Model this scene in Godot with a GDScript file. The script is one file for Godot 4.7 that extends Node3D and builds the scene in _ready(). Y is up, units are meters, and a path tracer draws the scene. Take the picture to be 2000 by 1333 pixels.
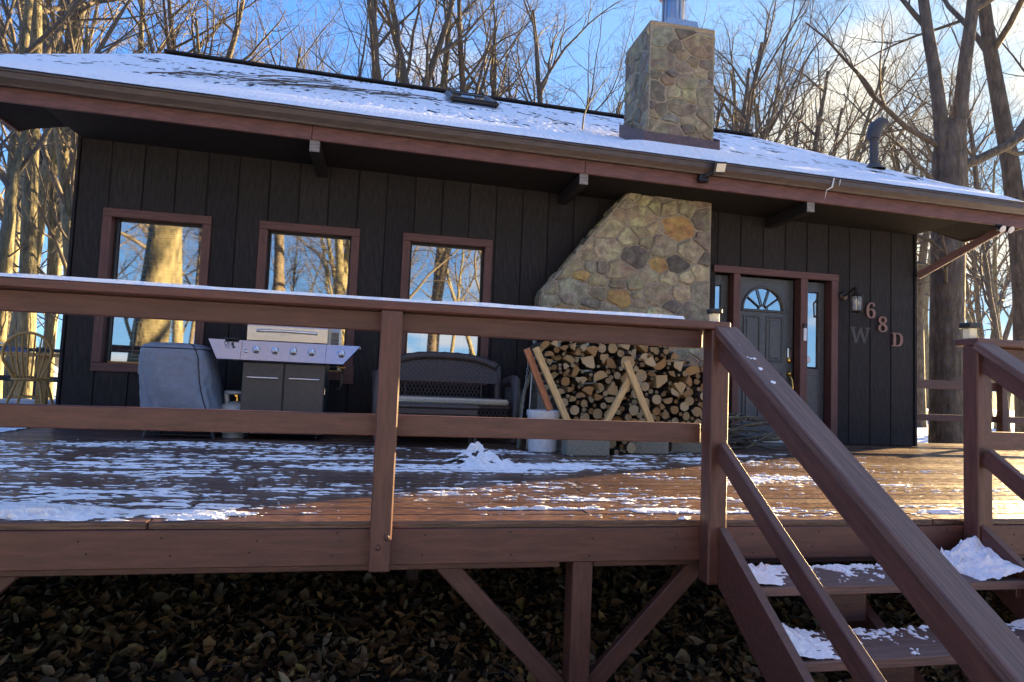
extends Node3D
# A dark board-sided cabin with a fieldstone chimney behind a painted deck, thin snow, low winter sun.

const WZ := -4.268          # face of the front wall
const WL := -3.09           # the wall's ends
const WR := 6.71
const GY := -0.95           # ground under the deck
var M := {}
var rng := RandomNumberGenerator.new()
var nz := FastNoiseLite.new()
var taken := {}
var boxes := {}

# ------------------------------------------------------------------ mesh building
class MB:
	var v := PackedVector3Array()
	var n := PackedVector3Array()
	var c := PackedColorArray()
	var idx := PackedInt32Array()
	var col := Color(1, 1, 1)
	func tri(a: Vector3, b: Vector3, d: Vector3, out: Vector3):
		var g := (b - a).cross(d - a)
		if g.length_squared() < 1e-18: return
		g = g.normalized()
		if g.dot(out) < 0.0: g = -g
		var k := v.size()
		v.append(a); v.append(b); v.append(d)
		for i in 3:
			n.append(g); c.append(col)
		if (b - a).cross(d - a).dot(g) > 0.0:
			idx.append(k); idx.append(k + 2); idx.append(k + 1)
		else:
			idx.append(k); idx.append(k + 1); idx.append(k + 2)
	func quad(a: Vector3, b: Vector3, d: Vector3, e: Vector3, out: Vector3):
		tri(a, b, d, out); tri(a, d, e, out)
	func fan(pts: Array, out: Vector3):
		for i in range(1, pts.size() - 1): tri(pts[0], pts[i], pts[i + 1], out)
	# box with chamfered edges
	func box(ce: Vector3, s: Vector3, ch := 0.003, xf := Transform3D.IDENTITY):
		var h := s / 2.0
		ch = minf(ch, minf(h.x, minf(h.y, h.z)) * 0.9)
		var q := h - Vector3(ch, ch, ch)
		for ax in 3:
			var b := (ax + 1) % 3
			var d := (ax + 2) % 3
			for sg in [-1.0, 1.0]:
				var o := Vector3.ZERO; o[ax] = sg
				var p := []
				for k in [[-1, -1], [1, -1], [1, 1], [-1, 1]]:
					var w := Vector3.ZERO
					w[ax] = sg * h[ax]; w[b] = k[0] * q[b]; w[d] = k[1] * q[d]
					p.append(xf * (ce + w))
				quad(p[0], p[1], p[2], p[3], xf.basis * o)
		if ch <= 0.0001: return
		for ax in 3:
			var b := (ax + 1) % 3
			var d := (ax + 2) % 3
			for sb in [-1.0, 1.0]:
				for sd in [-1.0, 1.0]:
					var o := Vector3.ZERO; o[b] = sb; o[d] = sd
					var p := []
					for k in [[-1, 0], [1, 0], [1, 1], [-1, 1]]:
						var w := Vector3.ZERO
						w[ax] = k[0] * q[ax]
						w[b] = sb * (h[b] if k[1] == 0 else q[b])
						w[d] = sd * (q[d] if k[1] == 0 else h[d])
						p.append(xf * (ce + w))
					quad(p[0], p[1], p[2], p[3], xf.basis * o)
		for sx in [-1.0, 1.0]:
			for sy in [-1.0, 1.0]:
				for sz in [-1.0, 1.0]:
					tri(xf * (ce + Vector3(sx * h.x, sy * q.y, sz * q.z)), xf * (ce + Vector3(sx * q.x, sy * h.y, sz * q.z)), xf * (ce + Vector3(sx * q.x, sy * q.y, sz * h.z)), xf.basis * Vector3(sx, sy, sz))
	# round tube along points, smooth normals
	func tube(pts: Array, rad: Array, sides: int, cap := true):
		var u := Vector3.ZERO
		var start := v.size()
		var m := pts.size()
		for i in m:
			var d: Vector3 = (pts[mini(i + 1, m - 1)] - pts[maxi(i - 1, 0)])
			if d.length_squared() < 1e-12: d = Vector3.UP
			d = d.normalized()
			if i == 0:
				u = d.cross(Vector3(0.31, 0.2, 0.93) if absf(d.z) < 0.8 else Vector3(1, 0.1, 0)).normalized()
			u = (u - d * u.dot(d)).normalized()
			var w := d.cross(u)
			for k in sides:
				var a := TAU * k / sides
				var o := u * cos(a) + w * sin(a)
				v.append(pts[i] + o * rad[i]); n.append(o); c.append(col)
		for i in m - 1:
			for k in sides:
				var a := start + i * sides + k
				var b := start + i * sides + (k + 1) % sides
				idx.append(a); idx.append(b + sides); idx.append(b)
				idx.append(a); idx.append(a + sides); idx.append(b + sides)
		if cap:
			for e in [0, m - 1]:
				var o: Vector3 = (pts[0] - pts[1]).normalized() if e == 0 else (pts[m - 1] - pts[m - 2]).normalized()
				var ring := []
				for k in sides: ring.append(v[start + e * sides + k])
				fan(ring, o)
	# profile of (radius, height) turned about y
	func lathe(prof: Array, sides: int, xf := Transform3D.IDENTITY):
		var start := v.size()
		var m := prof.size()
		for i in m:
			var t: Vector2 = prof[mini(i + 1, m - 1)] - prof[maxi(i - 1, 0)]
			var nn := Vector2(t.y, -t.x).normalized()
			for k in sides:
				var a := TAU * k / sides
				v.append(xf * Vector3(prof[i].x * cos(a), prof[i].y, prof[i].x * sin(a)))
				n.append((xf.basis * Vector3(nn.x * cos(a), nn.y, nn.x * sin(a))).normalized()); c.append(col)
		for i in m - 1:
			for k in sides:
				var a := start + i * sides + k
				var b := start + i * sides + (k + 1) % sides
				idx.append(a); idx.append(b); idx.append(b + sides)
				idx.append(a); idx.append(b + sides); idx.append(a + sides)
	# flat outline (points in the plane ux, uy at o) pushed along its normal by depth
	func slab(poly: Array, o: Vector3, ux: Vector3, uy: Vector3, depth: float):
		var nn := ux.cross(uy).normalized()
		var pv := PackedVector2Array()
		var ce := Vector2.ZERO
		for p in poly:
			pv.append(p); ce += p
		ce /= poly.size()
		var t := Geometry2D.triangulate_polygon(pv)
		for i in range(0, t.size(), 3):
			var a := o + ux * pv[t[i]].x + uy * pv[t[i]].y
			var b := o + ux * pv[t[i + 1]].x + uy * pv[t[i + 1]].y
			var d := o + ux * pv[t[i + 2]].x + uy * pv[t[i + 2]].y
			tri(a, b, d, -nn); tri(a + nn * depth, b + nn * depth, d + nn * depth, nn)
		var area := 0.0
		for i in pv.size(): area += pv[i].cross(pv[(i + 1) % pv.size()])
		for i in pv.size():
			var p: Vector2 = pv[i]
			var q: Vector2 = pv[(i + 1) % pv.size()]
			var e := (q - p)
			var w := Vector2(e.y, -e.x) * signf(area)
			var a := o + ux * p.x + uy * p.y
			var b := o + ux * q.x + uy * q.y
			quad(a, b, b + nn * depth, a + nn * depth, ux * w.x + uy * w.y)
	# grid of points, smooth normals
	func sheet(g: Array):
		var start := v.size()
		var h := g.size()
		var w: int = g[0].size()
		for j in h:
			for i in w:
				var dx: Vector3 = g[j][mini(i + 1, w - 1)] - g[j][maxi(i - 1, 0)]
				var dy: Vector3 = g[mini(j + 1, h - 1)][i] - g[maxi(j - 1, 0)][i]
				v.append(g[j][i]); n.append(dx.cross(dy).normalized()); c.append(col)
		for j in h - 1:
			for i in w - 1:
				var a := start + j * w + i
				idx.append(a); idx.append(a + w); idx.append(a + 1)
				idx.append(a + 1); idx.append(a + w); idx.append(a + w + 1)
	func mesh(mat: Material) -> ArrayMesh:
		var m := ArrayMesh.new()
		add_to(m, mat)
		return m
	func add_to(m: ArrayMesh, mat: Material):
		if v.is_empty(): return
		var a := []
		a.resize(Mesh.ARRAY_MAX)
		a[Mesh.ARRAY_VERTEX] = v; a[Mesh.ARRAY_NORMAL] = n; a[Mesh.ARRAY_COLOR] = c; a[Mesh.ARRAY_INDEX] = idx
		m.add_surface_from_arrays(Mesh.PRIMITIVE_TRIANGLES, a)
		m.surface_set_material(m.get_surface_count() - 1, mat)

func numbered(s: String) -> String:
	if not taken.has(s):
		taken[s] = 0
		return s
	taken[s] += 1
	return "%s_%03d" % [s, taken[s]]

func put(called: String, m: Mesh, parent: Node3D = null, xf := Transform3D.IDENTITY) -> MeshInstance3D:
	var o := MeshInstance3D.new()
	o.mesh = m
	o.transform = xf
	if parent == null or parent == self:
		o.name = numbered(called); add_child(o)
	else:
		o.name = called; parent.add_child(o, true)
	return o

func put_mb(called: String, b: MB, mat: Material, parent: Node3D = null) -> MeshInstance3D:
	return put(called, b.mesh(mat), parent)

func base(called: String, at := Vector3.ZERO, turn := 0.0) -> Node3D:
	var o := Node3D.new()
	o.name = numbered(called); add_child(o)
	o.position = at; o.rotation.y = turn
	return o

func sub(called: String, parent: Node3D, at := Vector3.ZERO) -> Node3D:
	var o := Node3D.new()
	o.name = called; parent.add_child(o, true)
	o.position = at
	return o

func tag(o: Node, label: String, category: String, group := "", kind := "") -> Node:
	if label: o.set_meta("label", label)
	if category: o.set_meta("category", category)
	if group: o.set_meta("group", group)
	if kind: o.set_meta("kind", kind)
	return o

func setting(o: Node) -> Node:
	o.set_meta("kind", "structure"); return o

func box_mesh(s: Vector3, ch: float, mat: Material) -> ArrayMesh:
	var key := "%.3f %.3f %.3f %.4f %d" % [s.x, s.y, s.z, ch, mat.get_instance_id()]
	if not boxes.has(key):
		var b := MB.new()
		b.box(Vector3.ZERO, s, ch)
		boxes[key] = b.mesh(mat)
	return boxes[key]

# a piece of lumber from a to b; h is its size along "up", w across
func beam(called: String, a: Vector3, b: Vector3, w: float, h: float, mat: Material, parent: Node3D = null, up := Vector3.UP, ch := 0.004) -> MeshInstance3D:
	var x := (b - a).normalized()
	var z := x.cross(up).normalized()
	var y := z.cross(x)
	return put(called, box_mesh(Vector3((b - a).length(), h, w), ch, mat), parent, Transform3D(Basis(x, y, z), (a + b) / 2.0))

func bx(called: String, a: Vector3, b: Vector3, mat: Material, parent: Node3D = null, ch := 0.003) -> MeshInstance3D:
	return put(called, box_mesh((b - a).abs(), ch, mat), parent, Transform3D(Basis.IDENTITY, (a + b) / 2.0))

func pole(called: String, pts: Array, r, sides: int, mat: Material, parent: Node3D = null) -> MeshInstance3D:
	var b := MB.new()
	var rad := []
	for i in pts.size(): rad.append(r[i] if r is Array else r)
	b.tube(pts, rad, sides)
	return put_mb(called, b, mat, parent)

# ------------------------------------------------------------------ materials
func lin(r: float, g: float, b: float, a := 1.0) -> Color:
	var c := Color(r, g, b).linear_to_srgb()
	c.a = a
	return c

func noise_image(w: int, h: int, freq: float, octaves: int, seed: int, lo: float, hi: float, kind := FastNoiseLite.TYPE_SIMPLEX_SMOOTH) -> Image:
	var f := FastNoiseLite.new()
	f.seed = seed; f.frequency = freq; f.noise_type = kind
	f.fractal_octaves = octaves; f.fractal_gain = 0.6
	var im := f.get_seamless_image(w, h, false, false, 0.2)
	im.convert(Image.FORMAT_L8)
	var d := im.get_data()
	for i in d.size(): d[i] = int(clampf(lerpf(lo, hi, d[i] / 255.0), 0, 1) * 255)
	return Image.create_from_data(w, h, false, Image.FORMAT_L8, d)

func surface(key: String, c: Color, rough: float, seed: int, lo: float, scale: Vector3, bump := 0.0, freq := 0.02, octaves := 5, metal := 0.0, hi := 1.0) -> StandardMaterial3D:
	var m := StandardMaterial3D.new()
	m.resource_name = key
	m.albedo_color = c; m.roughness = rough; m.metallic = metal
	var im := noise_image(256, 256, freq, octaves, seed, lo, hi)
	m.albedo_texture = ImageTexture.create_from_image(im)
	m.uv1_triplanar = true
	m.uv1_scale = scale
	m.uv1_offset = Vector3(seed * 0.137, seed * 0.071, seed * 0.213)
	if bump > 0.0:
		var nm := noise_image(256, 256, freq * 1.6, octaves, seed + 50, 0, 1)
		nm.bump_map_to_normal_map(bump)
		m.normal_enabled = true
		m.normal_texture = ImageTexture.create_from_image(nm)
	M[key] = m
	return m

func worn_image(seed: int) -> Image:
	var grain := noise_image(512, 512, 0.03, 4, seed, 0, 1)
	var blotch := noise_image(512, 512, 0.006, 3, seed + 1, 0, 1)
	var chip := noise_image(512, 512, 0.05, 3, seed + 2, 0, 1)
	var out := Image.create(512, 512, false, Image.FORMAT_RGB8)
	for y in 512:
		for x in 512:
			var b := blotch.get_pixel(x, y).r
			var v := 0.74 + 0.14 * (grain.get_pixel(x, y).r - 0.5) + 0.2 * (b - 0.5)
			var c := chip.get_pixel(x, y).r
			var col := Vector3(v, v, v)
			if c > 0.8: col = col.lerp(Vector3(0.98, 1.0, 1.0), smoothstep(0.8, 0.86, c) * smoothstep(0.45, 0.65, b))
			if c < 0.2: col *= 1.0 - 0.4 * smoothstep(0.2, 0.12, c) * smoothstep(0.55, 0.35, b)
			out.set_pixel(x, y, Color(col.x, col.y, col.z))
	return out

func plain(key: String, c: Color, rough: float, metal := 0.0) -> StandardMaterial3D:
	var m := StandardMaterial3D.new()
	m.resource_name = key
	m.albedo_color = c; m.roughness = rough; m.metallic = metal
	M[key] = m
	return m

func tinted(key: String, from: String) -> StandardMaterial3D:
	var m: StandardMaterial3D = M[from].duplicate()
	m.resource_name = key
	m.vertex_color_use_as_albedo = true
	M[key] = m
	return m

func materials():
	var along := Vector3(0.9, 9, 9)         # grain runs along a piece's own x
	surface("rail_paint", lin(0.155, 0.06, 0.047), 0.5, 1, 0.82, along, 1.0)
	surface("rail_paint_b", lin(0.138, 0.057, 0.047), 0.52, 2, 0.82, along, 1.0)
	surface("rail_weathered", lin(0.185, 0.105, 0.092), 0.6, 3, 0.6, Vector3(0.4, 16, 16), 3.0)
	surface("deck_paint", lin(0.16, 0.082, 0.056), 0.29, 4, 0.45, Vector3(0.7, 10, 10), 4.0)
	surface("deck_paint_b", lin(0.14, 0.07, 0.05), 0.33, 5, 0.45, Vector3(0.7, 10, 10), 4.0)
	surface("deck_paint_c", lin(0.18, 0.097, 0.062), 0.26, 6, 0.4, Vector3(0.7, 10, 10), 4.0)
	surface("siding", lin(0.034, 0.0305, 0.0315), 0.58, 7, 0.6, Vector3(7, 0.8, 7), 1.6)
	surface("siding_b", lin(0.029, 0.0262, 0.0285), 0.62, 8, 0.6, Vector3(7, 0.8, 7), 1.6)
	surface("siding_c", lin(0.039, 0.035, 0.035), 0.56, 9, 0.6, Vector3(7, 0.8, 7), 1.6)
	surface("trim_paint", lin(0.185, 0.072, 0.06), 0.55, 10, 0.82, along, 1.0)
	surface("fascia_paint", lin(0.23, 0.1, 0.088), 0.6, 11, 0.8, Vector3(1.5, 7, 7), 1.2)
	surface("gutter", lin(0.1, 0.075, 0.065), 0.38, 12, 0.75, Vector3(1, 5, 5), 0.0, 0.02, 4, 0.15)
	surface("soffit", lin(0.024, 0.021, 0.021), 0.9, 13, 0.7, Vector3(2, 2, 2))
	surface("grey_wood", lin(0.3, 0.29, 0.28), 0.8, 14, 0.6, along, 3.0)
	surface("shingle", lin(0.035, 0.033, 0.035), 0.9, 15, 0.4, Vector3(4, 4, 4), 8.0, 0.05)
	surface("snow", lin(0.84, 0.87, 0.92), 0.75, 16, 0.9, Vector3(1.5, 1.5, 1.5), 5.0, 0.03)
	surface("mortar", lin(0.52, 0.47, 0.37), 0.95, 17, 0.55, Vector3(4, 4, 4), 8.0, 0.04)
	surface("stone_base", lin(1, 1, 1), 0.85, 18, 0.6, Vector3(1.6, 1.6, 1.6), 7.0, 0.02)
	tinted("stone", "stone_base")
	surface("bark", lin(0.27, 0.245, 0.155), 0.9, 19, 0.45, Vector3(1.3, 0.25, 1.3), 6.0, 0.03)
	surface("bark_dark", lin(0.17, 0.145, 0.118), 0.9, 20, 0.45, Vector3(1.3, 0.25, 1.3), 6.0, 0.03)
	surface("twig", lin(0.15, 0.13, 0.11), 0.85, 21, 0.6, Vector3(3, 3, 3))
	surface("log_bark", lin(0.14, 0.105, 0.075), 0.95, 22, 0.25, Vector3(6, 6, 2), 12.0, 0.05)
	surface("log_end", lin(0.76, 0.54, 0.26), 0.8, 23, 0.6, Vector3(12, 12, 12), 3.0, 0.03)
	surface("log_end_b", lin(0.7, 0.42, 0.17), 0.8, 24, 0.55, Vector3(12, 12, 12), 3.0, 0.03)
	surface("log_end_c", lin(0.82, 0.65, 0.38), 0.8, 25, 0.65, Vector3(12, 12, 12), 3.0, 0.03)
	surface("pine", lin(0.68, 0.48, 0.22), 0.6, 26, 0.7, along, 2.0)
	surface("red_pine", lin(0.5, 0.2, 0.09), 0.6, 27, 0.7, along, 2.0)
	surface("concrete", lin(0.5, 0.48, 0.38), 0.95, 28, 0.5, Vector3(5, 5, 5), 8.0, 0.05)
	surface("stainless", lin(0.62, 0.62, 0.63), 0.22, 29, 0.88, Vector3(0.6, 12, 6), 0.0, 0.03, 3, 1.0)
	surface("enamel", lin(0.05, 0.052, 0.062), 0.3, 30, 0.8, Vector3(3, 3, 3))
	surface("cover_cloth", lin(0.2, 0.225, 0.28), 0.5, 31, 0.9, Vector3(3, 3, 3), 1.0, 0.02)
	surface("wicker", lin(0.1, 0.078, 0.074), 0.45, 32, 0.5, Vector3(30, 30, 30), 4.0, 0.03)
	surface("oak", lin(0.78, 0.4, 0.09), 0.4, 33, 0.6, Vector3(8, 8, 8), 2.0)
	surface("ground_soil", lin(0.055, 0.037, 0.024), 0.95, 34, 0.35, Vector3(1.5, 1.5, 1.5), 10.0, 0.04)
	surface("door_paint", lin(0.085, 0.097, 0.105), 0.42, 35, 0.8, Vector3(2, 2, 2), 1.5)
	surface("leaf_base", lin(1, 1, 1), 0.65, 36, 0.6, Vector3(9, 9, 9))
	tinted("leaf", "leaf_base")
	surface("flashing", lin(0.13, 0.085, 0.09), 0.45, 37, 0.75, Vector3(3, 3, 3), 0.0, 0.02, 4, 0.3)
	surface("galvanised", lin(0.5, 0.53, 0.56), 0.35, 38, 0.8, Vector3(4, 4, 4), 0.0, 0.03, 4, 0.9)
	surface("interior", lin(0.16, 0.12, 0.09), 0.9, 39, 0.8, Vector3(1, 1, 1))
	surface("blind", lin(0.5, 0.45, 0.34), 0.5, 40, 0.85, Vector3(2, 2, 2))
	surface("cream_cloth", lin(0.6, 0.54, 0.42), 0.85, 41, 0.75, Vector3(6, 6, 6), 3.0)
	surface("bucket_white", lin(0.72, 0.75, 0.78), 0.35, 42, 0.88, Vector3(4, 4, 4))
	surface("tank_white", lin(0.55, 0.56, 0.52), 0.4, 43, 0.7, Vector3(6, 6, 6))
	for k in ["siding", "siding_b", "siding_c", "soffit"]: M[k].metallic_specular = 0.3
	plain("black", lin(0.012, 0.012, 0.014), 0.45)
	plain("black_metal", lin(0.02, 0.02, 0.022), 0.35, 0.5)
	plain("chrome", lin(0.7, 0.7, 0.7), 0.12, 1.0)
	plain("brass", lin(0.72, 0.46, 0.12), 0.18, 1.0)
	plain("bronze", lin(0.2, 0.11, 0.085), 0.45, 0.3)
	plain("vent_grey", lin(0.05, 0.048, 0.05), 0.6, 0.2)
	plain("dark_bronze", lin(0.05, 0.038, 0.03), 0.4, 0.4)
	plain("hole", lin(0.006, 0.006, 0.007), 0.9)
	plain("white_plastic", lin(0.65, 0.67, 0.7), 0.4)
	plain("stripe_dark", lin(0.1, 0.05, 0.045), 0.85)
	plain("tarp", lin(0.05, 0.08, 0.16), 0.4)
	plain("ghost_paint", lin(0.05, 0.047, 0.048), 0.6)
	plain("frosted", lin(0.75, 0.68, 0.45), 0.3)
	plain("lens", lin(0.62, 0.6, 0.5), 0.25)
	# window glass with a reflecting coat: part mirror, part clear
	var one := Image.create(4, 4, false, Image.FORMAT_RGB8)
	one.fill(Color(1, 1, 1))
	var g := plain("glass", lin(0.92, 0.92, 0.92, 0.55), 0.015, 1.0)
	g.transparency = BaseMaterial3D.TRANSPARENCY_ALPHA
	g.albedo_texture = ImageTexture.create_from_image(one)
	var wave := noise_image(128, 128, 0.012, 2, 88, 0, 1)
	wave.bump_map_to_normal_map(0.05)
	g.normal_enabled = true
	g.normal_texture = ImageTexture.create_from_image(wave)
	g.uv1_triplanar = true
	g.uv1_scale = Vector3(0.8, 0.8, 0.8)
	# worn paint: faint blotches, darker stains and small pale chips over the grain
	for key in ["rail_paint", "rail_paint_b", "trim_paint", "fascia_paint"]:
		M[key].albedo_texture = ImageTexture.create_from_image(worn_image(key.length() * 7))
	M["lantern_glass"] = plain("lantern_glass", lin(1, 1, 1, 0.12), 0.05)
	M["lantern_glass"].transparency = BaseMaterial3D.TRANSPARENCY_ALPHA

# ------------------------------------------------------------------ camera, sky, sun
const SUN := Vector3(0.8538, 0.2334, -0.4658)      # towards the sun

func camera_sky_sun():
	var cam := Camera3D.new()
	cam.name = "camera"
	cam.keep_aspect = Camera3D.KEEP_HEIGHT
	cam.fov = 56.13
	cam.near = 0.05; cam.far = 400.0
	var yaw := -0.1977
	var pitch := 0.0643
	var roll := 0.0399
	cam.transform = Transform3D(Basis(Vector3.UP, yaw) * Basis(Vector3.RIGHT, pitch) * Basis(Vector3.BACK, roll), Vector3(0, 0.608, 2.792))
	add_child(cam)
	cam.current = true

	var env := Environment.new()
	env.background_mode = Environment.BG_SKY
	env.tonemap_mode = Environment.TONE_MAPPER_LINEAR
	env.tonemap_exposure = 10.0
	env.sdfgi_enabled = true; env.ssao_enabled = true; env.ssil_enabled = true
	var sky := Sky.new()
	var pan := PanoramaSkyMaterial.new()
	pan.panorama = ImageTexture.create_from_image(sky_image(1024, 512))
	pan.energy_multiplier = 0.46
	sky.sky_material = pan
	env.sky = sky
	var we := WorldEnvironment.new()
	we.name = "environment"
	we.environment = env
	add_child(we)

	var sun := DirectionalLight3D.new()
	sun.name = "sun"
	sun.light_energy = 1.6
	sun.light_color = Color(1.0, 0.85, 0.6)
	sun.light_angular_distance = 0.5
	sun.shadow_enabled = true
	sun.look_at_from_position(SUN * 60.0, Vector3.ZERO)
	add_child(sun)

# clear winter air with thin torn cloud, whiter towards the sun and the horizon
func sky_image(w: int, h: int) -> Image:
	var f := FastNoiseLite.new()
	f.seed = 11; f.frequency = 0.9; f.fractal_octaves = 5; f.fractal_gain = 0.55
	f.noise_type = FastNoiseLite.TYPE_SIMPLEX_SMOOTH
	var im := Image.create(w, h, false, Image.FORMAT_RGBF)
	var s := SUN.normalized()
	for j in h:
		var th := PI * (j + 0.5) / h
		var y := cos(th)
		for i in w:
			var ph := TAU * (i + 0.5) / w
			var d := Vector3(sin(th) * sin(ph), y, -sin(th) * cos(ph))
			var up := maxf(y, 0.0)
			var low := pow(1.0 - up, 3.2)
			var near := pow(maxf(0.0, d.dot(s) * 0.5 + 0.5), 5.0)
			var c := Vector3(0.014, 0.08, 0.275).lerp(Vector3(0.11, 0.22, 0.33), low)
			c = c.lerp(Vector3(0.145, 0.215, 0.27), near * 0.8)
			var q := d / (up + 0.22)
			var k := f.get_noise_3d(q.x * 1.3, q.z * 1.3, 3.0) + 0.12 * near
			var cl := smoothstep(0.03, 0.45, k) * 0.85
			c = c.lerp(Vector3(0.31, 0.28, 0.21).lerp(Vector3(0.28, 0.285, 0.29), 1.0 - near), cl)
			if y < 0.0: c = c.lerp(Vector3(0.2, 0.18, 0.15), smoothstep(0.0, 0.08, -y))
			im.set_pixel(i, j, Color(c.x, c.y, c.z))
	return im

# ------------------------------------------------------------------ level sets: thin snow with real edges
# keeps the part of a grid where f(a, b) > 0; at(a, b, f) places a point
func iso(b: MB, a0: float, a1: float, na: int, b0: float, b1: float, nb: int, f: Callable, at: Callable):
	var F := PackedFloat32Array()
	F.resize((na + 1) * (nb + 1))
	for j in nb + 1:
		var y := lerpf(b0, b1, float(j) / nb)
		for i in na + 1: F[j * (na + 1) + i] = f.call(lerpf(a0, a1, float(i) / na), y)
	var P := {}
	for j in nb:
		for i in na:
			var k := j * (na + 1) + i
			if F[k] <= 0 and F[k + 1] <= 0 and F[k + na + 1] <= 0 and F[k + na + 2] <= 0: continue
			for t in [[0, 1, na + 2], [0, na + 2, na + 1]]:
				var q := [k + t[0], k + t[1], k + t[2]]
				var poly := []
				for e in 3:
					var u: int = q[e]
					var w: int = q[(e + 1) % 3]
					if F[u] > 0:
						if not P.has(u):
							P[u] = at.call(lerpf(a0, a1, float(u % (na + 1)) / na), lerpf(b0, b1, float(u / (na + 1)) / nb), F[u])
						poly.append(P[u])
					if (F[u] > 0) != (F[w] > 0):
						var s := F[u] / (F[u] - F[w])
						poly.append(at.call(lerpf(lerpf(a0, a1, float(u % (na + 1)) / na), lerpf(a0, a1, float(w % (na + 1)) / na), s), lerpf(lerpf(b0, b1, float(u / (na + 1)) / nb), lerpf(b0, b1, float(w / (na + 1)) / nb), s), 0.0))
				if poly.size() >= 3: b.fan(poly, Vector3.UP)

# ------------------------------------------------------------------ ground, snow on the ground, leaves
func ground_y(x: float, z: float) -> float:
	var d := maxf(0.0, Vector2(maxf(0.0, absf(x - 1.5) - 10.0), maxf(0.0, absf(z + 4.0) - 9.0)).length())
	var y := GY + nz.get_noise_2d(x * 3.0, z * 3.0) * 0.25 * clampf(d / 6.0, 0.0, 1.0)
	if z < -10.0: y += 0.035 * (-10.0 - z)
	return y - 0.01 * maxf(0.0, z - 10.0)

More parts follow.
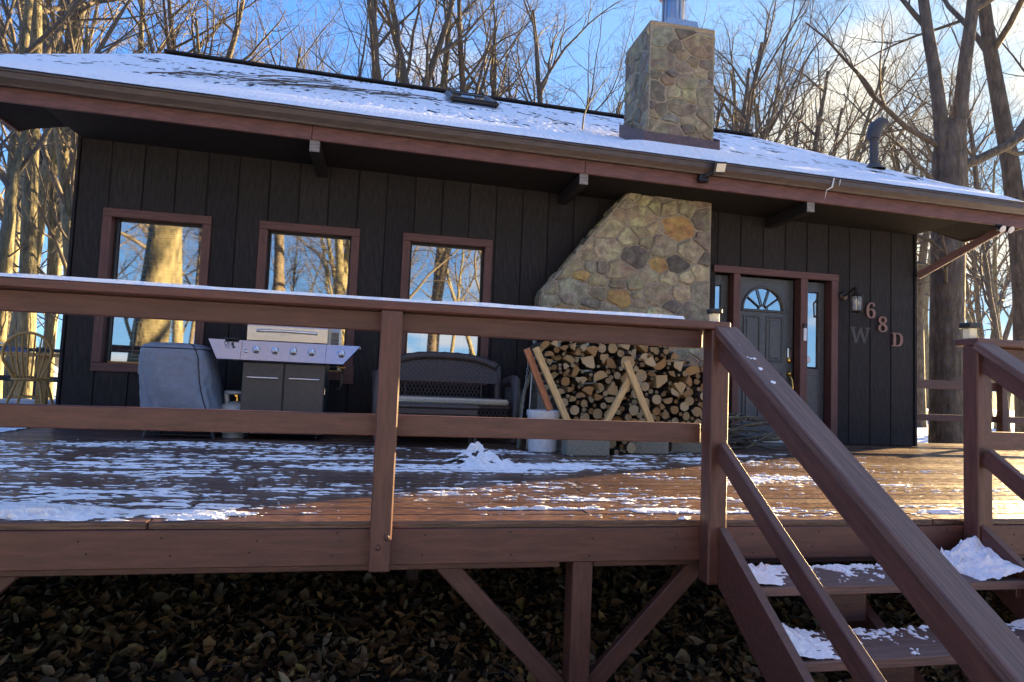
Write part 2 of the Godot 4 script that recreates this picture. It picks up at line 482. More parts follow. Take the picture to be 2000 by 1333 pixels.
func ground():
	var b := MB.new()
	var g := []
	for j in 101:
		var row := []
		var tz := (j - 50) / 50.0
		for i in 101:
			var tx := (i - 50) / 50.0
			var x := 1.5 + signf(tx) * (absf(tx) * 22.0 + pow(absf(tx), 3.0) * 110.0)
			var z := -4.0 + signf(tz) * (absf(tz) * 22.0 + pow(absf(tz), 3.0) * 110.0)
			row.append(Vector3(x, ground_y(x, z), z))
		g.append(row)
	b.sheet(g)
	setting(put_mb("ground", b, M.ground_soil))
	# snow lying on the ground outside the deck
	b = MB.new()
	var f := func(x: float, z: float) -> float:
		var n := nz.get_noise_2d(x * 9.0, z * 9.0) * 0.5 + nz.get_noise_2d(x * 45.0 + 90.0, z * 45.0) * 0.35 + 0.22
		var inside := minf(minf(x + 8.4, 10.6 - x), minf(z + 9.6, 1.6 - z))
		var house := minf(minf(x + 3.4, 7.0 - x), minf(z + 13.6, -4.0 - z))
		if house > 0.0: return -1.0
		return n - clampf((inside + 0.8) * 0.8, 0.0, 1.2)
	var at := func(x: float, z: float, v: float) -> Vector3:
		return Vector3(x, ground_y(x, z) + 0.012 + minf(0.05, v * 0.15), z)
	iso(b, -40, 44, 240, -52, 30, 234, f, at)
	tag(put_mb("snow_cover", b, M.snow), "patchy thin snow covering the woodland floor around the house", "snow", "", "stuff")
	# dry leaves under and in front of the deck: long folded ones and broad curled ones
	var tones := [Vector3(0.105, 0.056, 0.028), Vector3(0.07, 0.042, 0.025), Vector3(0.16, 0.085, 0.04), Vector3(0.05, 0.032, 0.021), Vector3(0.23, 0.125, 0.05), Vector3(0.12, 0.085, 0.055), Vector3(0.3, 0.19, 0.1)]
	for kind in 3:
		var b3 := MB.new()
		var g2 := []
		var wide: Array = [[0.02, 0.2, 0.17, 0.01], [0.06, 0.42, 0.3, 0.12], [0.1, 0.32, 0.4, 0.02]][kind]
		for j in 4:
			var t := j / 3.0
			var row := []
			for i2 in 3:
				var sd := (i2 - 1.0)
				row.append(Vector3(sd * wide[j] + 0.05 * sin(t * 5.0 + kind), [0.07, 0.1, 0.14][kind] * absf(sd) * (1.0 if kind != 2 else sin(t * 3.0)) + 0.2 * pow(t - 0.5, 2.0), (t - 0.5)))
			g2.append(row)
		b3.sheet(g2)
		var mm := MultiMesh.new()
		mm.transform_format = MultiMesh.TRANSFORM_3D
		mm.use_colors = true
		mm.mesh = b3.mesh(M.leaf)
		var count: int = [22000, 9000, 8000][kind]
		mm.instance_count = count
		rng.seed = 77 + kind
		for i in count:
			var z := 1.3 - pow(rng.randf(), 1.5) * 7.0
			var x := 0.6 + rng.randf_range(-1, 1) * (3.3 + 0.55 * (1.3 - z))
			var sc := rng.randf_range(0.028, 0.085) if rng.randf() < 0.85 else rng.randf_range(0.08, 0.12)
			var bs := Basis.from_euler(Vector3(rng.randf_range(-0.5, 0.5), rng.randf() * TAU, rng.randf_range(-0.6, 0.6))).scaled(Vector3(sc * rng.randf_range(0.55, 1.1), sc * rng.randf_range(0.6, 2.0), sc))
			mm.set_instance_transform(i, Transform3D(bs, Vector3(x, GY + rng.randf_range(0.0, 0.035) + 0.03 * nz.get_noise_2d(x * 60.0, z * 60.0), z)))
			var tone: Vector3 = tones[mini(6, int(pow(rng.randf(), 1.4) * 7.0))] * rng.randf_range(1.5, 4.6)
			mm.set_instance_color(i, Color(minf(tone.x, 0.6), minf(tone.y, 0.45), minf(tone.z * 0.8, 0.3)))
		var mi := MultiMeshInstance3D.new()
		mi.name = numbered("leaf_litter"); mi.multimesh = mm
		add_child(mi)
		tag(mi, ["long folded dry leaves", "broad curled dry leaves", "small crumpled dry leaves"][kind] + " littering the ground beneath the deck", "leaves", "", "stuff")
	# fallen twigs among them
	b = MB.new()
	for k in 120:
		var z := 0.2 - rng.randf() * 3.0
		var x := rng.randf_range(-3.0, 3.6)
		var a := rng.randf() * TAU
		var l := rng.randf_range(0.08, 0.3)
		var p0 := Vector3(x, GY + 0.04, z)
		b.tube([p0, p0 + Vector3(cos(a) * l * 0.5, rng.randf_range(0, 0.03), sin(a) * l * 0.5), p0 + Vector3(cos(a + 0.3) * l, rng.randf_range(0, 0.02), sin(a + 0.3) * l)], [0.004, 0.003, 0.002], 4)
	tag(put_mb("twig_litter", b, M.bark_dark), "short dead twigs scattered through the leaves beneath the deck", "twigs", "", "stuff")

# ------------------------------------------------------------------ the house
func eave(x: float) -> float: return 3.165 - 0.0148 * (x + 3.4)     # top of the roof deck at its lower edge, z = -3.4
const RS := 0.512                                                     # roof slope
const XL := -3.66           # barge board
const XLE := -4.1            # the eave runs on past it
const XR := 7.5
const RIDGE := -9.4
func roof_y(x: float, z: float) -> float: return eave(x) + RS * (-3.4 - z)
func soff(x: float) -> float: return 2.885 - 0.0165 * (x + 3.4)     # the level soffit

# boards between openings: [x0, x1, y0, y1] cut out of the wall
var openings := [[-2.78, -1.87, 0.61, 2.145], [-1.29, -0.37, 0.61, 2.145], [0.2, 1.09, 0.61, 2.145], [3.9, 5.5, -0.1, 2.06]]

func front_wall(house: Node3D):
	var wall := sub("front_wall", house)
	# sheathing behind the boards, in pieces around the openings
	var xs := [WL, -2.78, -1.87, -1.29, -0.37, 0.2, 1.09, 3.9, 5.5, WR]
	for k in xs.size() - 1:
		var mid: float = (xs[k] + xs[k + 1]) / 2.0
		var cut := []
		for o in openings:
			if mid > o[0] and mid < o[1]: cut = o
		if cut.is_empty():
			bx("sheathing", Vector3(xs[k], -0.12, WZ - 0.16), Vector3(xs[k + 1], 2.99, WZ - 0.012), M.hole, wall, 0.0)
		else:
			bx("sheathing", Vector3(xs[k], cut[3], WZ - 0.16), Vector3(xs[k + 1], 2.99, WZ - 0.012), M.hole, wall, 0.0)
			if cut[2] > 0.0: bx("sheathing", Vector3(xs[k], -0.12, WZ - 0.16), Vector3(xs[k + 1], cut[2], WZ - 0.012), M.hole, wall, 0.0)
	var x := WL
	var first := true
	var k := 0
	while x < WR - 0.01:
		var x1: float = minf(WR, x + (0.29 if first else 0.3055))
		first = false
		if WR - x1 < 0.06: x1 = WR
		var mat: Material = M[["siding", "siding_b", "siding", "siding_c"][(k * 7 + k / 3) % 4]]
		k += 1
		# split the strip where an opening begins or ends inside it
		var cuts := [x + 0.005, x1 - 0.005]
		for o in openings:
			for e in [o[0], o[1]]:
				if e > x + 0.012 and e < x1 - 0.012: cuts.append(e)
		cuts.sort()
		for c in cuts.size() - 1:
			var a: float = cuts[c]
			var b: float = cuts[c + 1]
			var spans := [[0.0, 2.97]]
			for o in openings:
				if (a + b) / 2.0 > o[0] and (a + b) / 2.0 < o[1]:
					spans = [[o[3], 2.97]]
					if o[2] > 0.0: spans.append([0.0, o[2]])
			for s in spans:
				var q := 0.006
				var bb := MB.new()
				bb.box(Vector3((a + b) / 2.0, (s[0] + s[1]) / 2.0, WZ - 0.008), Vector3(b - a, s[1] - s[0], 0.016), q if cuts.size() == 2 else 0.002)
				put_mb("siding_board", bb, mat, wall)
		x = x1
	# corner boards
	bx("corner_board", Vector3(WL - 0.03, -0.1, WZ - 0.08), Vector3(WL - 0.002, 3.06, WZ + 0.012), M.siding_b, wall)
	bx("corner_board", Vector3(WR + 0.002, -0.1, WZ - 0.08), Vector3(WR + 0.04, 2.9, WZ + 0.014), M.siding_b, wall)

func house_shell(house: Node3D):
	var zb := RIDGE * 2.0 + 4.27
	# side walls up to the roof, back wall, floor: they close the rooms
	for sd in [[WL, 1.0, "side_wall"], [WR, -1.0, "side_wall"]]:
		var b := MB.new()
		var x: float = sd[0] + (0.0 if sd[1] > 0 else -0.14)
		var ty := roof_y(sd[0], WZ) - 0.14
		var ry := roof_y(sd[0], RIDGE) - 0.14
		b.slab([Vector2(-WZ + 0.17, -0.9), Vector2(-zb, -0.9), Vector2(-zb, ty), Vector2(-RIDGE, ry), Vector2(-WZ + 0.17, ty + 0.09)], Vector3(x + 0.14, 0, 0), Vector3(0, 0, -1), Vector3.UP, -0.14)
		put_mb(sd[2], b, M.siding, house)
	bx("back_wall", Vector3(WL, -0.9, zb - 0.14), Vector3(WR, 3.2, zb), M.siding, house)
	bx("foundation", Vector3(WL + 0.15, GY - 0.2, WZ - 0.35), Vector3(WR - 0.15, -0.13, WZ - 0.17), M.concrete, house)
	bx("floor", Vector3(WL + 0.15, -0.12, zb + 0.01), Vector3(WR - 0.15, -0.02, WZ - 0.17), M.interior, house)
	bx("room_wall", Vector3(WL + 0.15, -0.02, -8.6), Vector3(WR - 0.15, 5.2, -8.5), M.interior, house)
	bx("room_ceiling", Vector3(WL + 0.15, 2.75, -8.49), Vector3(WR - 0.15, 2.85, WZ - 0.17), M.interior, house)

func roof(house: Node3D):
	var r := sub("roof", house)
	var b := MB.new()
	# two slopes as one thick folded sheet
	var zb := RIDGE * 2.0 + 3.4
	for s in [[-3.4, RIDGE], [RIDGE, zb]]:
		var c := []
		for p in [[XLE, s[0]], [XR, s[0]], [XR, s[1]], [XLE, s[1]]]:
			var zz: float = p[1] if p[1] >= RIDGE else 2.0 * RIDGE - p[1]
			c.append(Vector3(p[0], roof_y(p[0], zz), p[1]))
		var dn := Vector3(0, -0.13, 0)
		b.quad(c[0], c[1], c[2], c[3], Vector3.UP)
		b.quad(c[0] + dn, c[1] + dn, c[2] + dn, c[3] + dn, Vector3.DOWN)
		for e in 4:
			b.quad(c[e], c[(e + 1) % 4], c[(e + 1) % 4] + dn, c[e] + dn, (c[e] + c[(e + 1) % 4]) / 2.0 - (c[0] + c[2]) / 2.0)
	put_mb("shingle_sheet", b, M.shingle, r)
	# ridge cap
	beam("ridge_cap", Vector3(XLE, roof_y(XLE, RIDGE) + 0.005, RIDGE), Vector3(XR, roof_y(XR, RIDGE) + 0.005, RIDGE), 0.26, 0.04, M.shingle, r)
	# fascia in three boards, with lookouts behind
	var fx := [XLE, -0.774, 1.951, XR]
	for k in 3:
		var a: float = fx[k] + 0.002
		var e: float = fx[k + 1] - 0.002
		beam("fascia_board", Vector3(a, soff(a) + 0.115, -3.465), Vector3(e, soff(e) + 0.115, -3.465), 0.035, 0.235, M.fascia_paint, r)
	# level soffit and the sloped soffits of the gable overhangs
	b = MB.new()
	b.quad(Vector3(WL, soff(WL) + 0.015, -3.485), Vector3(WR, soff(WR) + 0.015, -3.485), Vector3(WR, soff(WR) + 0.015, WZ), Vector3(WL, soff(WL) + 0.015, WZ), Vector3.DOWN)
	for e in [[XL, WL], [XR, WR]]:
		var xo: float = e[0]
		var xi: float = e[1]
		b.quad(Vector3(xo, soff(xo) + 0.015, -3.485), Vector3(xi, soff(xi) + 0.14, -3.485), Vector3(xi, soff(xi) + 0.14, WZ), Vector3(xo, soff(xo) + 0.015, WZ), Vector3.DOWN)
		b.quad(Vector3(xi, soff(xi) + 0.015, -3.485), Vector3(xi, soff(xi) + 0.14, -3.485), Vector3(xi, soff(xi) + 0.14, WZ), Vector3(xi, soff(xi) + 0.015, WZ), Vector3(signf(xi), 0, 0))
	for e in [[XL, WL], [WR, XR]]:
		var a: float = e[0]
		var c: float = e[1]
		b.quad(Vector3(a, soff(a) + (0.015 if absf(a) > 3.5 and a != WR else 0.14), WZ), Vector3(c, soff(c) + (0.015 if c == XR else 0.14), WZ), Vector3(c, soff(c) + 0.14 + RS * (WZ - RIDGE), RIDGE), Vector3(a, soff(a) + 0.14 + RS * (WZ - RIDGE), RIDGE), Vector3.DOWN)
	put_mb("soffit", b, M.soffit, r)
	for x in [XL, XR]:
		b = MB.new()
		var ys := soff(x)
		var o := Vector3(x - 0.02, 0, 0)
		var low := ys + RS * (WZ - RIDGE)
		b.slab([Vector2(3.485, ys), Vector2(-WZ, ys), Vector2(-RIDGE, low), Vector2(-RIDGE, roof_y(x, RIDGE) - 0.02), Vector2(3.485, roof_y(x, -3.485) - 0.02)], o, Vector3(0, 0, -1), Vector3.UP, 0.035)
		put_mb("barge_board", b, M.trim_paint, r)
		b = MB.new()
		b.slab([Vector2(-zb, roof_y(x, -3.4) - 0.3), Vector2(-RIDGE, roof_y(x, RIDGE) - 0.3), Vector2(-RIDGE, roof_y(x, RIDGE) - 0.02), Vector2(-zb, roof_y(x, -3.4) - 0.02)], o, Vector3(0, 0, -1), Vector3.UP, 0.035)
		put_mb("barge_board", b, M.trim_paint, r)
	for x in [-0.745, 1.945, 4.6]:
		var y := soff(x) - 0.055
		beam("lookout_beam", Vector3(x, y, WZ + 0.01), Vector3(x, y, -3.47), 0.1, 0.12, M.siding, r)
		bx("beam_end", Vector3(x - 0.046, y - 0.056, -3.468), Vector3(x + 0.046, y + 0.056, -3.462), M.grey_wood, r, 0.001)
	beam("corner_strut", Vector3(WR + 0.03, 2.19, WZ + 0.03), Vector3(7.36, 2.74, -3.58), 0.085, 0.085, M.trim_paint, r)
	# gutter: an open trough with a rolled lip
	b = MB.new()
	var prof := [Vector2(0, 0.0), Vector2(0.0, -0.115), Vector2(0.06, -0.118), Vector2(0.07, -0.1), Vector2(0.1, -0.06), Vector2(0.105, -0.012), Vector2(0.118, -0.008), Vector2(0.118, 0.006), Vector2(0.1, 0.006)]
	var n := 40
	for k in prof.size() - 1:
		for i in n:
			var xa := lerpf(XLE - 0.02, XR + 0.02, float(i) / n)
			var xb := lerpf(XLE - 0.02, XR + 0.02, float(i + 1) / n)
			var sag := func(x: float) -> float: return 0.006 * nz.get_noise_1d(x * 12.0)
			var pa := Vector3(xa, eave(xa) - 0.045 + prof[k].y + sag.call(xa), -3.444 + prof[k].x)
			var pb := Vector3(xb, eave(xb) - 0.045 + prof[k].y + sag.call(xb), -3.444 + prof[k].x)
			var qa := Vector3(xa, eave(xa) - 0.045 + prof[k + 1].y + sag.call(xa), -3.444 + prof[k + 1].x)
			var qb := Vector3(xb, eave(xb) - 0.045 + prof[k + 1].y + sag.call(xb), -3.444 + prof[k + 1].x)
			b.quad(pa, pb, qb, qa, Vector3(0, 0.2, 1))
	for x in [XLE - 0.02, XR + 0.02]:
		var ring := []
		for p in prof: ring.append(Vector3(x, eave(x) - 0.045 + p.y, -3.444 + p.x))
		b.fan(ring, Vector3(signf(x), 0, 0))
	put_mb("gutter", b, M.gutter, r)
	# bead of ice hanging off the gutter
	b = MB.new()
	b.tube([Vector3(4.78, 3.0, -3.32), Vector3(4.76, 2.9, -3.325), Vector3(4.7, 2.86, -3.34)], [0.006, 0.009, 0.004], 6)
	b.tube([Vector3(4.7, 2.86, -3.34), Vector3(4.69, 2.76, -3.35)], [0.004, 0.001], 5)
	b.tube([Vector3(4.86, 2.99, -3.32), Vector3(4.85, 2.92, -3.325)], [0.006, 0.002], 5)
	put_mb("icicle", b, M.white_plastic, r)
	# skylight
	var sk := sub("skylight", r)
	var sp := func(x: float, z: float, h: float) -> Vector3: return Vector3(x, roof_y(x, z) + h, z)
	b = MB.new()
	for q in [[0.84, 0.84, -6.7, -7.9, 0.05], [1.5, 1.5, -6.7, -7.9, 0.05]]:
		b.tube([sp.call(q[0], q[2], 0.08), sp.call(q[1], q[3], 0.08)], [0.06, 0.06], 4)
	for q in [[0.84, 1.5, -6.7], [0.84, 1.5, -7.9]]:
		b.tube([sp.call(q[0], q[2], 0.08), sp.call(q[1], q[2], 0.08)], [0.06, 0.06], 4)
	put_mb("skylight_frame", b, M.black_metal, sk)
	b = MB.new()
	b.quad(sp.call(0.84, -6.7, 0.11), sp.call(1.5, -6.7, 0.11), sp.call(1.5, -7.9, 0.11), sp.call(0.84, -7.9, 0.11), Vector3.UP)
	put_mb("pane", b, M.glass, sk)

# snow lying on the front slope, broken where shingle edges and litter show
func roof_snow():
	var b := MB.new()
	var f := func(x: float, t: float) -> float:
		var z := -3.4 - t
		if x > 2.82 and x < 3.7 and z < -3.93 and z > -4.75: return -1.0
		var s := nz.get_noise_2d(x * 60.0, t * 40.0)
		var fine := nz.get_noise_2d(x * 420.0 + 40.0, t * 150.0)
		var zone := smoothstep(0.65, 1.3, t + 0.3 * nz.get_noise_1d(x * 20.0) + (0.35 if x > 3.7 else 0.0))
		var v := 0.75 - zone * (0.4 + 0.6 * s + 0.75 * fine)
		var edge := 0.02 + 0.03 * nz.get_noise_1d(x * 160.0)
		v = minf(v, (t - edge) * 6.0)
		v = minf(v, (x - XLE - 0.01) * 6.0); v = minf(v, (XR - 0.01 - x) * 6.0)
		return minf(v, (-3.5 - RIDGE - t - 0.05 + 0.06 * nz.get_noise_1d(x * 60.0)) * 4.0)
	var at := func(x: float, t: float, v: float) -> Vector3:
		var z := -3.4 - t
		var h := 0.003 + minf(0.03, v * 0.035) * (1.0 - 0.75 * smoothstep(0.5, 1.2, t))
		if x > 2.3 and x < 4.3: h += 0.06 * exp(-pow((z + 3.85) / 0.16, 2.0)) * smoothstep(2.3, 2.8, x) * (1.0 - smoothstep(3.7, 4.3, x)) * minf(1.0, v * 4.0)
		return Vector3(x, roof_y(x, z) + h, z)
	iso(b, XLE, XR, 560, 0.0, 6.0, 290, f, at)
	tag(put_mb("roof_snow", b, M.snow), "thin snow lying over the roof slope facing the deck", "snow", "", "stuff")

# ------------------------------------------------------------------ fieldstone
func clip_cell(poly: PackedVector2Array, m: Vector2, d: Vector2) -> PackedVector2Array:
	var out := PackedVector2Array()
	for i in poly.size():
		var a := poly[i]
		var b := poly[(i + 1) % poly.size()]
		var fa := (a - m).dot(d)
		var fb := (b - m).dot(d)
		if fa <= 0.0: out.append(a)
		if (fa < 0.0 and fb > 0.0) or (fa > 0.0 and fb < 0.0): out.append(a.lerp(b, fa / (fa - fb)))
	return out

func stones(parent: Node3D, outline: PackedVector2Array, o: Vector3, ux: Vector3, uy: Vector3, size: float, seed: int, tones: Array):
	rng.seed = seed
	var nn := ux.cross(uy).normalized()
	var tall := 1.35
	var stretched := PackedVector2Array()
	for p in outline: stretched.append(Vector2(p.x, p.y * tall))
	outline = stretched
	uy = uy / tall
	var lo := outline[0]
	var hi := outline[0]
	for p in outline:
		lo = Vector2(minf(lo.x, p.x), minf(lo.y, p.y)); hi = Vector2(maxf(hi.x, p.x), maxf(hi.y, p.y))
	# seeds thrown with a spacing that varies, then each owns its cell
	var sites := []
	var space := []
	for t in 6000:
		var p := Vector2(rng.randf_range(lo.x, hi.x), rng.randf_range(lo.y, hi.y))
		if not Geometry2D.is_point_in_polygon(p, outline): continue
		var r := size * (rng.randf_range(0.9, 1.35) if t < 120 else rng.randf_range(0.36, 0.8))
		var ok := true
		for k in sites.size():
			var d: Vector2 = (p - sites[k]) * Vector2(0.95, 1.0)
			if d.length() < (r + space[k]) * 0.5:
				ok = false; break
		if ok:
			sites.append(p); space.append(r)
	for k in sites.size():
		var cell := PackedVector2Array(outline)
		for j in sites.size():
			if j == k: continue
			var d: Vector2 = sites[j] - sites[k]
			if d.length() > 1.2: continue
			var sh: float = 0.5 + 0.35 * (space[k] - space[j]) / (space[k] + space[j])
			cell = clip_cell(cell, sites[k] + d * sh, d)
		if cell.size() < 3: continue
		var pc := Geometry2D.offset_polygon(cell, -rng.randf_range(0.004, 0.012), Geometry2D.JOIN_ROUND)
		if pc.is_empty(): continue
		var poly: PackedVector2Array = pc[0]
		var per := 0.0
		for i in poly.size(): per += poly[i].distance_to(poly[(i + 1) % poly.size()])
		if per < 0.12: continue
		# corners knocked off, edges broken once or twice
		var sm := []
		for i in poly.size():
			var a := poly[i]
			var e := poly[(i + 1) % poly.size()]
			var l := a.distance_to(e)
			if l < 0.012: continue
			var w := minf(0.3, 0.022 / l)
			sm.append(a.lerp(e, w))
			var side := Vector2(e.y - a.y, a.x - e.x) / l
			if l > 0.09: sm.append(a.lerp(e, rng.randf_range(0.35, 0.65)) + side * rng.randf_range(-0.014, 0.006))
			sm.append(a.lerp(e, 1.0 - w))
		var m := sm.size()
		if m < 5: continue
		var ce := Vector2.ZERO
		for p in sm: ce += p / m
		for i in m: sm[i] += Vector2(rng.randf_range(-1, 1), rng.randf_range(-1, 1)) * 0.004
		var b := MB.new()
		var tone: Vector3 = tones[rng.randi() % tones.size()] * rng.randf_range(0.95, 1.6)
		b.col = Color(tone.x, tone.y, tone.z)
		var h := rng.randf_range(0.008, 0.026)
		var tilt := Vector2(rng.randf_range(-1, 1), rng.randf_range(-1, 1)) * 0.05
		var P := func(p: Vector2, z: float) -> Vector3: return o + ux * p.x + uy * p.y + nn * z
		var c0: Vector3 = P.call(ce, h + 0.006)
		var l1 := []
		var l2 := []
		var l3 := []
		for i in m:
			var q: Vector2 = sm[i]
			l1.append(P.call(q, -0.01)); l2.append(P.call(ce.lerp(q, 0.97), h * 0.6 + (q - ce).dot(tilt))); l3.append(P.call(ce.lerp(q, 0.86), h + rng.randf_range(-0.004, 0.004) + (q - ce).dot(tilt)))
		for i in m:
			var j := (i + 1) % m
			var w: Vector3 = ux * (sm[i] - ce).x + uy * (sm[i] - ce).y
			var drift := 1.0 + 0.22 * nz.get_noise_3d(l3[i].x * 160.0, l3[i].y * 160.0, l3[i].z * 160.0)
			b.col = Color(tone.x * drift, tone.y * drift * drift, tone.z * drift * 0.86)
			b.quad(l1[i], l1[j], l2[j], l2[i], w)
			b.quad(l2[i], l2[j], l3[j], l3[i], w * 0.5 + nn)
			b.tri(l3[i], l3[j], c0, nn)
		put_mb("stone", b, M.stone, parent)

func chimney(house: Node3D):
	var ch := sub("chimney", house)
	var zf := -3.97
	var b := MB.new()
	var outline := [Vector2(1.66, 0), Vector2(3.665, 0), Vector2(3.665, 4.84), Vector2(2.85, 4.84), Vector2(2.85, 3.1), Vector2(2.68, 2.87), Vector2(1.66, 1.59)]
	b.slab(outline.slice(0), Vector3(0, 0, zf - 0.31), Vector3.RIGHT, Vector3.UP, 0.31)
	b.box(Vector3((2.85 + 3.665) / 2.0, 4.0, zf - 0.54), Vector3(0.814, 1.679, 0.46), 0.0)
	put_mb("mortar_core", b, M.mortar, ch)
	var lower := [Vector3(0.37, 0.33, 0.25), Vector3(0.42, 0.37, 0.27), Vector3(0.31, 0.28, 0.23), Vector3(0.4, 0.27, 0.13), Vector3(0.26, 0.24, 0.21), Vector3(0.39, 0.36, 0.28), Vector3(0.17, 0.16, 0.15), Vector3(0.3, 0.25, 0.2), Vector3(0.43, 0.39, 0.29), Vector3(0.33, 0.31, 0.22), Vector3(0.36, 0.34, 0.3)]
	stones(ch, PackedVector2Array([Vector2(1.67, 0.5), Vector2(3.66, 0.5), Vector2(3.66, 2.95), Vector2(2.74, 2.95), Vector2(2.68, 2.86), Vector2(1.67, 1.585)]), Vector3(0, 0, zf), Vector3.RIGHT, Vector3.UP, 0.285, 5, lower)
	var upper := [Vector3(0.24, 0.22, 0.18), Vector3(0.28, 0.25, 0.2), Vector3(0.21, 0.19, 0.17), Vector3(0.3, 0.26, 0.19), Vector3(0.15, 0.14, 0.13), Vector3(0.26, 0.21, 0.16), Vector3(0.31, 0.28, 0.21), Vector3(0.22, 0.22, 0.21)]
	stones(ch, PackedVector2Array([Vector2(2.855, 3.25), Vector2(3.66, 3.25), Vector2(3.66, 4.83), Vector2(2.855, 4.83)]), Vector3(0, 0, zf), Vector3.RIGHT, Vector3.UP, 0.3, 9, upper)
	stones(ch, PackedVector2Array([Vector2(0.005, 3.3), Vector2(0.765, 3.3), Vector2(0.765, 4.83), Vector2(0.005, 4.83)]), Vector3(2.85, 0, zf - 0.77), Vector3.BACK, Vector3.UP, 0.3, 12, upper)
	stones(ch, PackedVector2Array([Vector2(0.005, 3.3), Vector2(0.765, 3.3), Vector2(0.765, 4.83), Vector2(0.005, 4.83)]), Vector3(3.665, 0, zf), Vector3.FORWARD, Vector3.UP, 0.3, 13, upper)
	# the sloping shoulder and the short upright below it
	var s0 := Vector3(1.66, 1.59, zf - 0.3)
	var sd := (Vector3(2.68, 2.87, zf - 0.3) - s0)
	stones(ch, PackedVector2Array([Vector2(0, 0.005), Vector2(0.295, 0.005), Vector2(0.295, sd.length()), Vector2(0, sd.length())]), s0, Vector3.BACK, sd.normalized(), 0.3, 15, lower)
	stones(ch, PackedVector2Array([Vector2(0, 0.5), Vector2(0.295, 0.5), Vector2(0.295, 1.585), Vector2(0, 1.585)]), Vector3(1.66, 0, zf - 0.3), Vector3.BACK, Vector3.UP, 0.3, 16, lower)
	# crown of mortar, metal flashing, flue
	b = MB.new()
	b.box(Vector3(3.2575, 4.86, zf - 0.385), Vector3(0.84, 0.05, 0.8), 0.02)
	put_mb("chimney_crown", b, M.mortar, ch)
	var fl := sub("flashing", ch)
	var y0 := roof_y(3.2, zf)
	b = MB.new()
	b.quad(Vector3(2.79, y0 - 0.02, zf + 0.05), Vector3(3.73, y0 - 0.03, zf + 0.05), Vector3(3.73, y0 + 0.155, zf + 0.05), Vector3(2.79, y0 + 0.175, zf + 0.05), Vector3.BACK)
	b.quad(Vector3(2.79, y0 + 0.175, zf + 0.05), Vector3(3.73, y0 + 0.155, zf + 0.05), Vector3(3.69, y0 + 0.16, zf), Vector3(2.83, y0 + 0.18, zf), Vector3.UP)
	for x in [2.79, 3.73]:
		b.quad(Vector3(x, y0 - 0.02, zf + 0.05), Vector3(x, y0 + 0.17, zf + 0.05), Vector3(x, y0 + 0.58, zf - 0.78), Vector3(x, y0 + 0.36, zf - 0.78), Vector3(signf(x - 3.0), 0, 0))
	put_mb("flashing_sheet", b, M.flashing, fl)
	var flue := sub("flue_cap", ch)
	bx("flue_base", Vector3(3.15, 4.885, -4.52), Vector3(3.51, 4.98, -4.16), M.black_metal, flue)
	b = MB.new()
	b.slab([Vector2(-0.21, 0), Vector2(0.21, 0), Vector2(0.19, 0.07), Vector2(-0.19, 0.07)], Vector3(3.33, 4.982, -4.55), Vector3.RIGHT, Vector3.UP, 0.42)
	put_mb("flue_shroud", b, M.galvanised, flue)
	b = MB.new()
	b.lathe([Vector2(0.13, 5.05), Vector2(0.13, 5.45), Vector2(0.0, 5.45)], 20, Transform3D(Basis.IDENTITY, Vector3(3.3, 0, -4.34)))
	for k in 14:
		var a := TAU * k / 14
		b.tube([Vector3(3.3 + 0.135 * cos(a), 5.06, -4.34 + 0.135 * sin(a)), Vector3(3.3 + 0.135 * cos(a), 5.44, -4.34 + 0.135 * sin(a))], [0.006, 0.006], 4)
	put_mb("flue_pipe", b, M.galvanised, flue)
	b = MB.new()
	b.lathe([Vector2(0.2, 5.47), Vector2(0.2, 5.49), Vector2(0.0, 5.56)], 20, Transform3D(Basis.IDENTITY, Vector3(3.3, 0, -4.34)))
	put_mb("flue_lid", b, M.galvanised, flue)

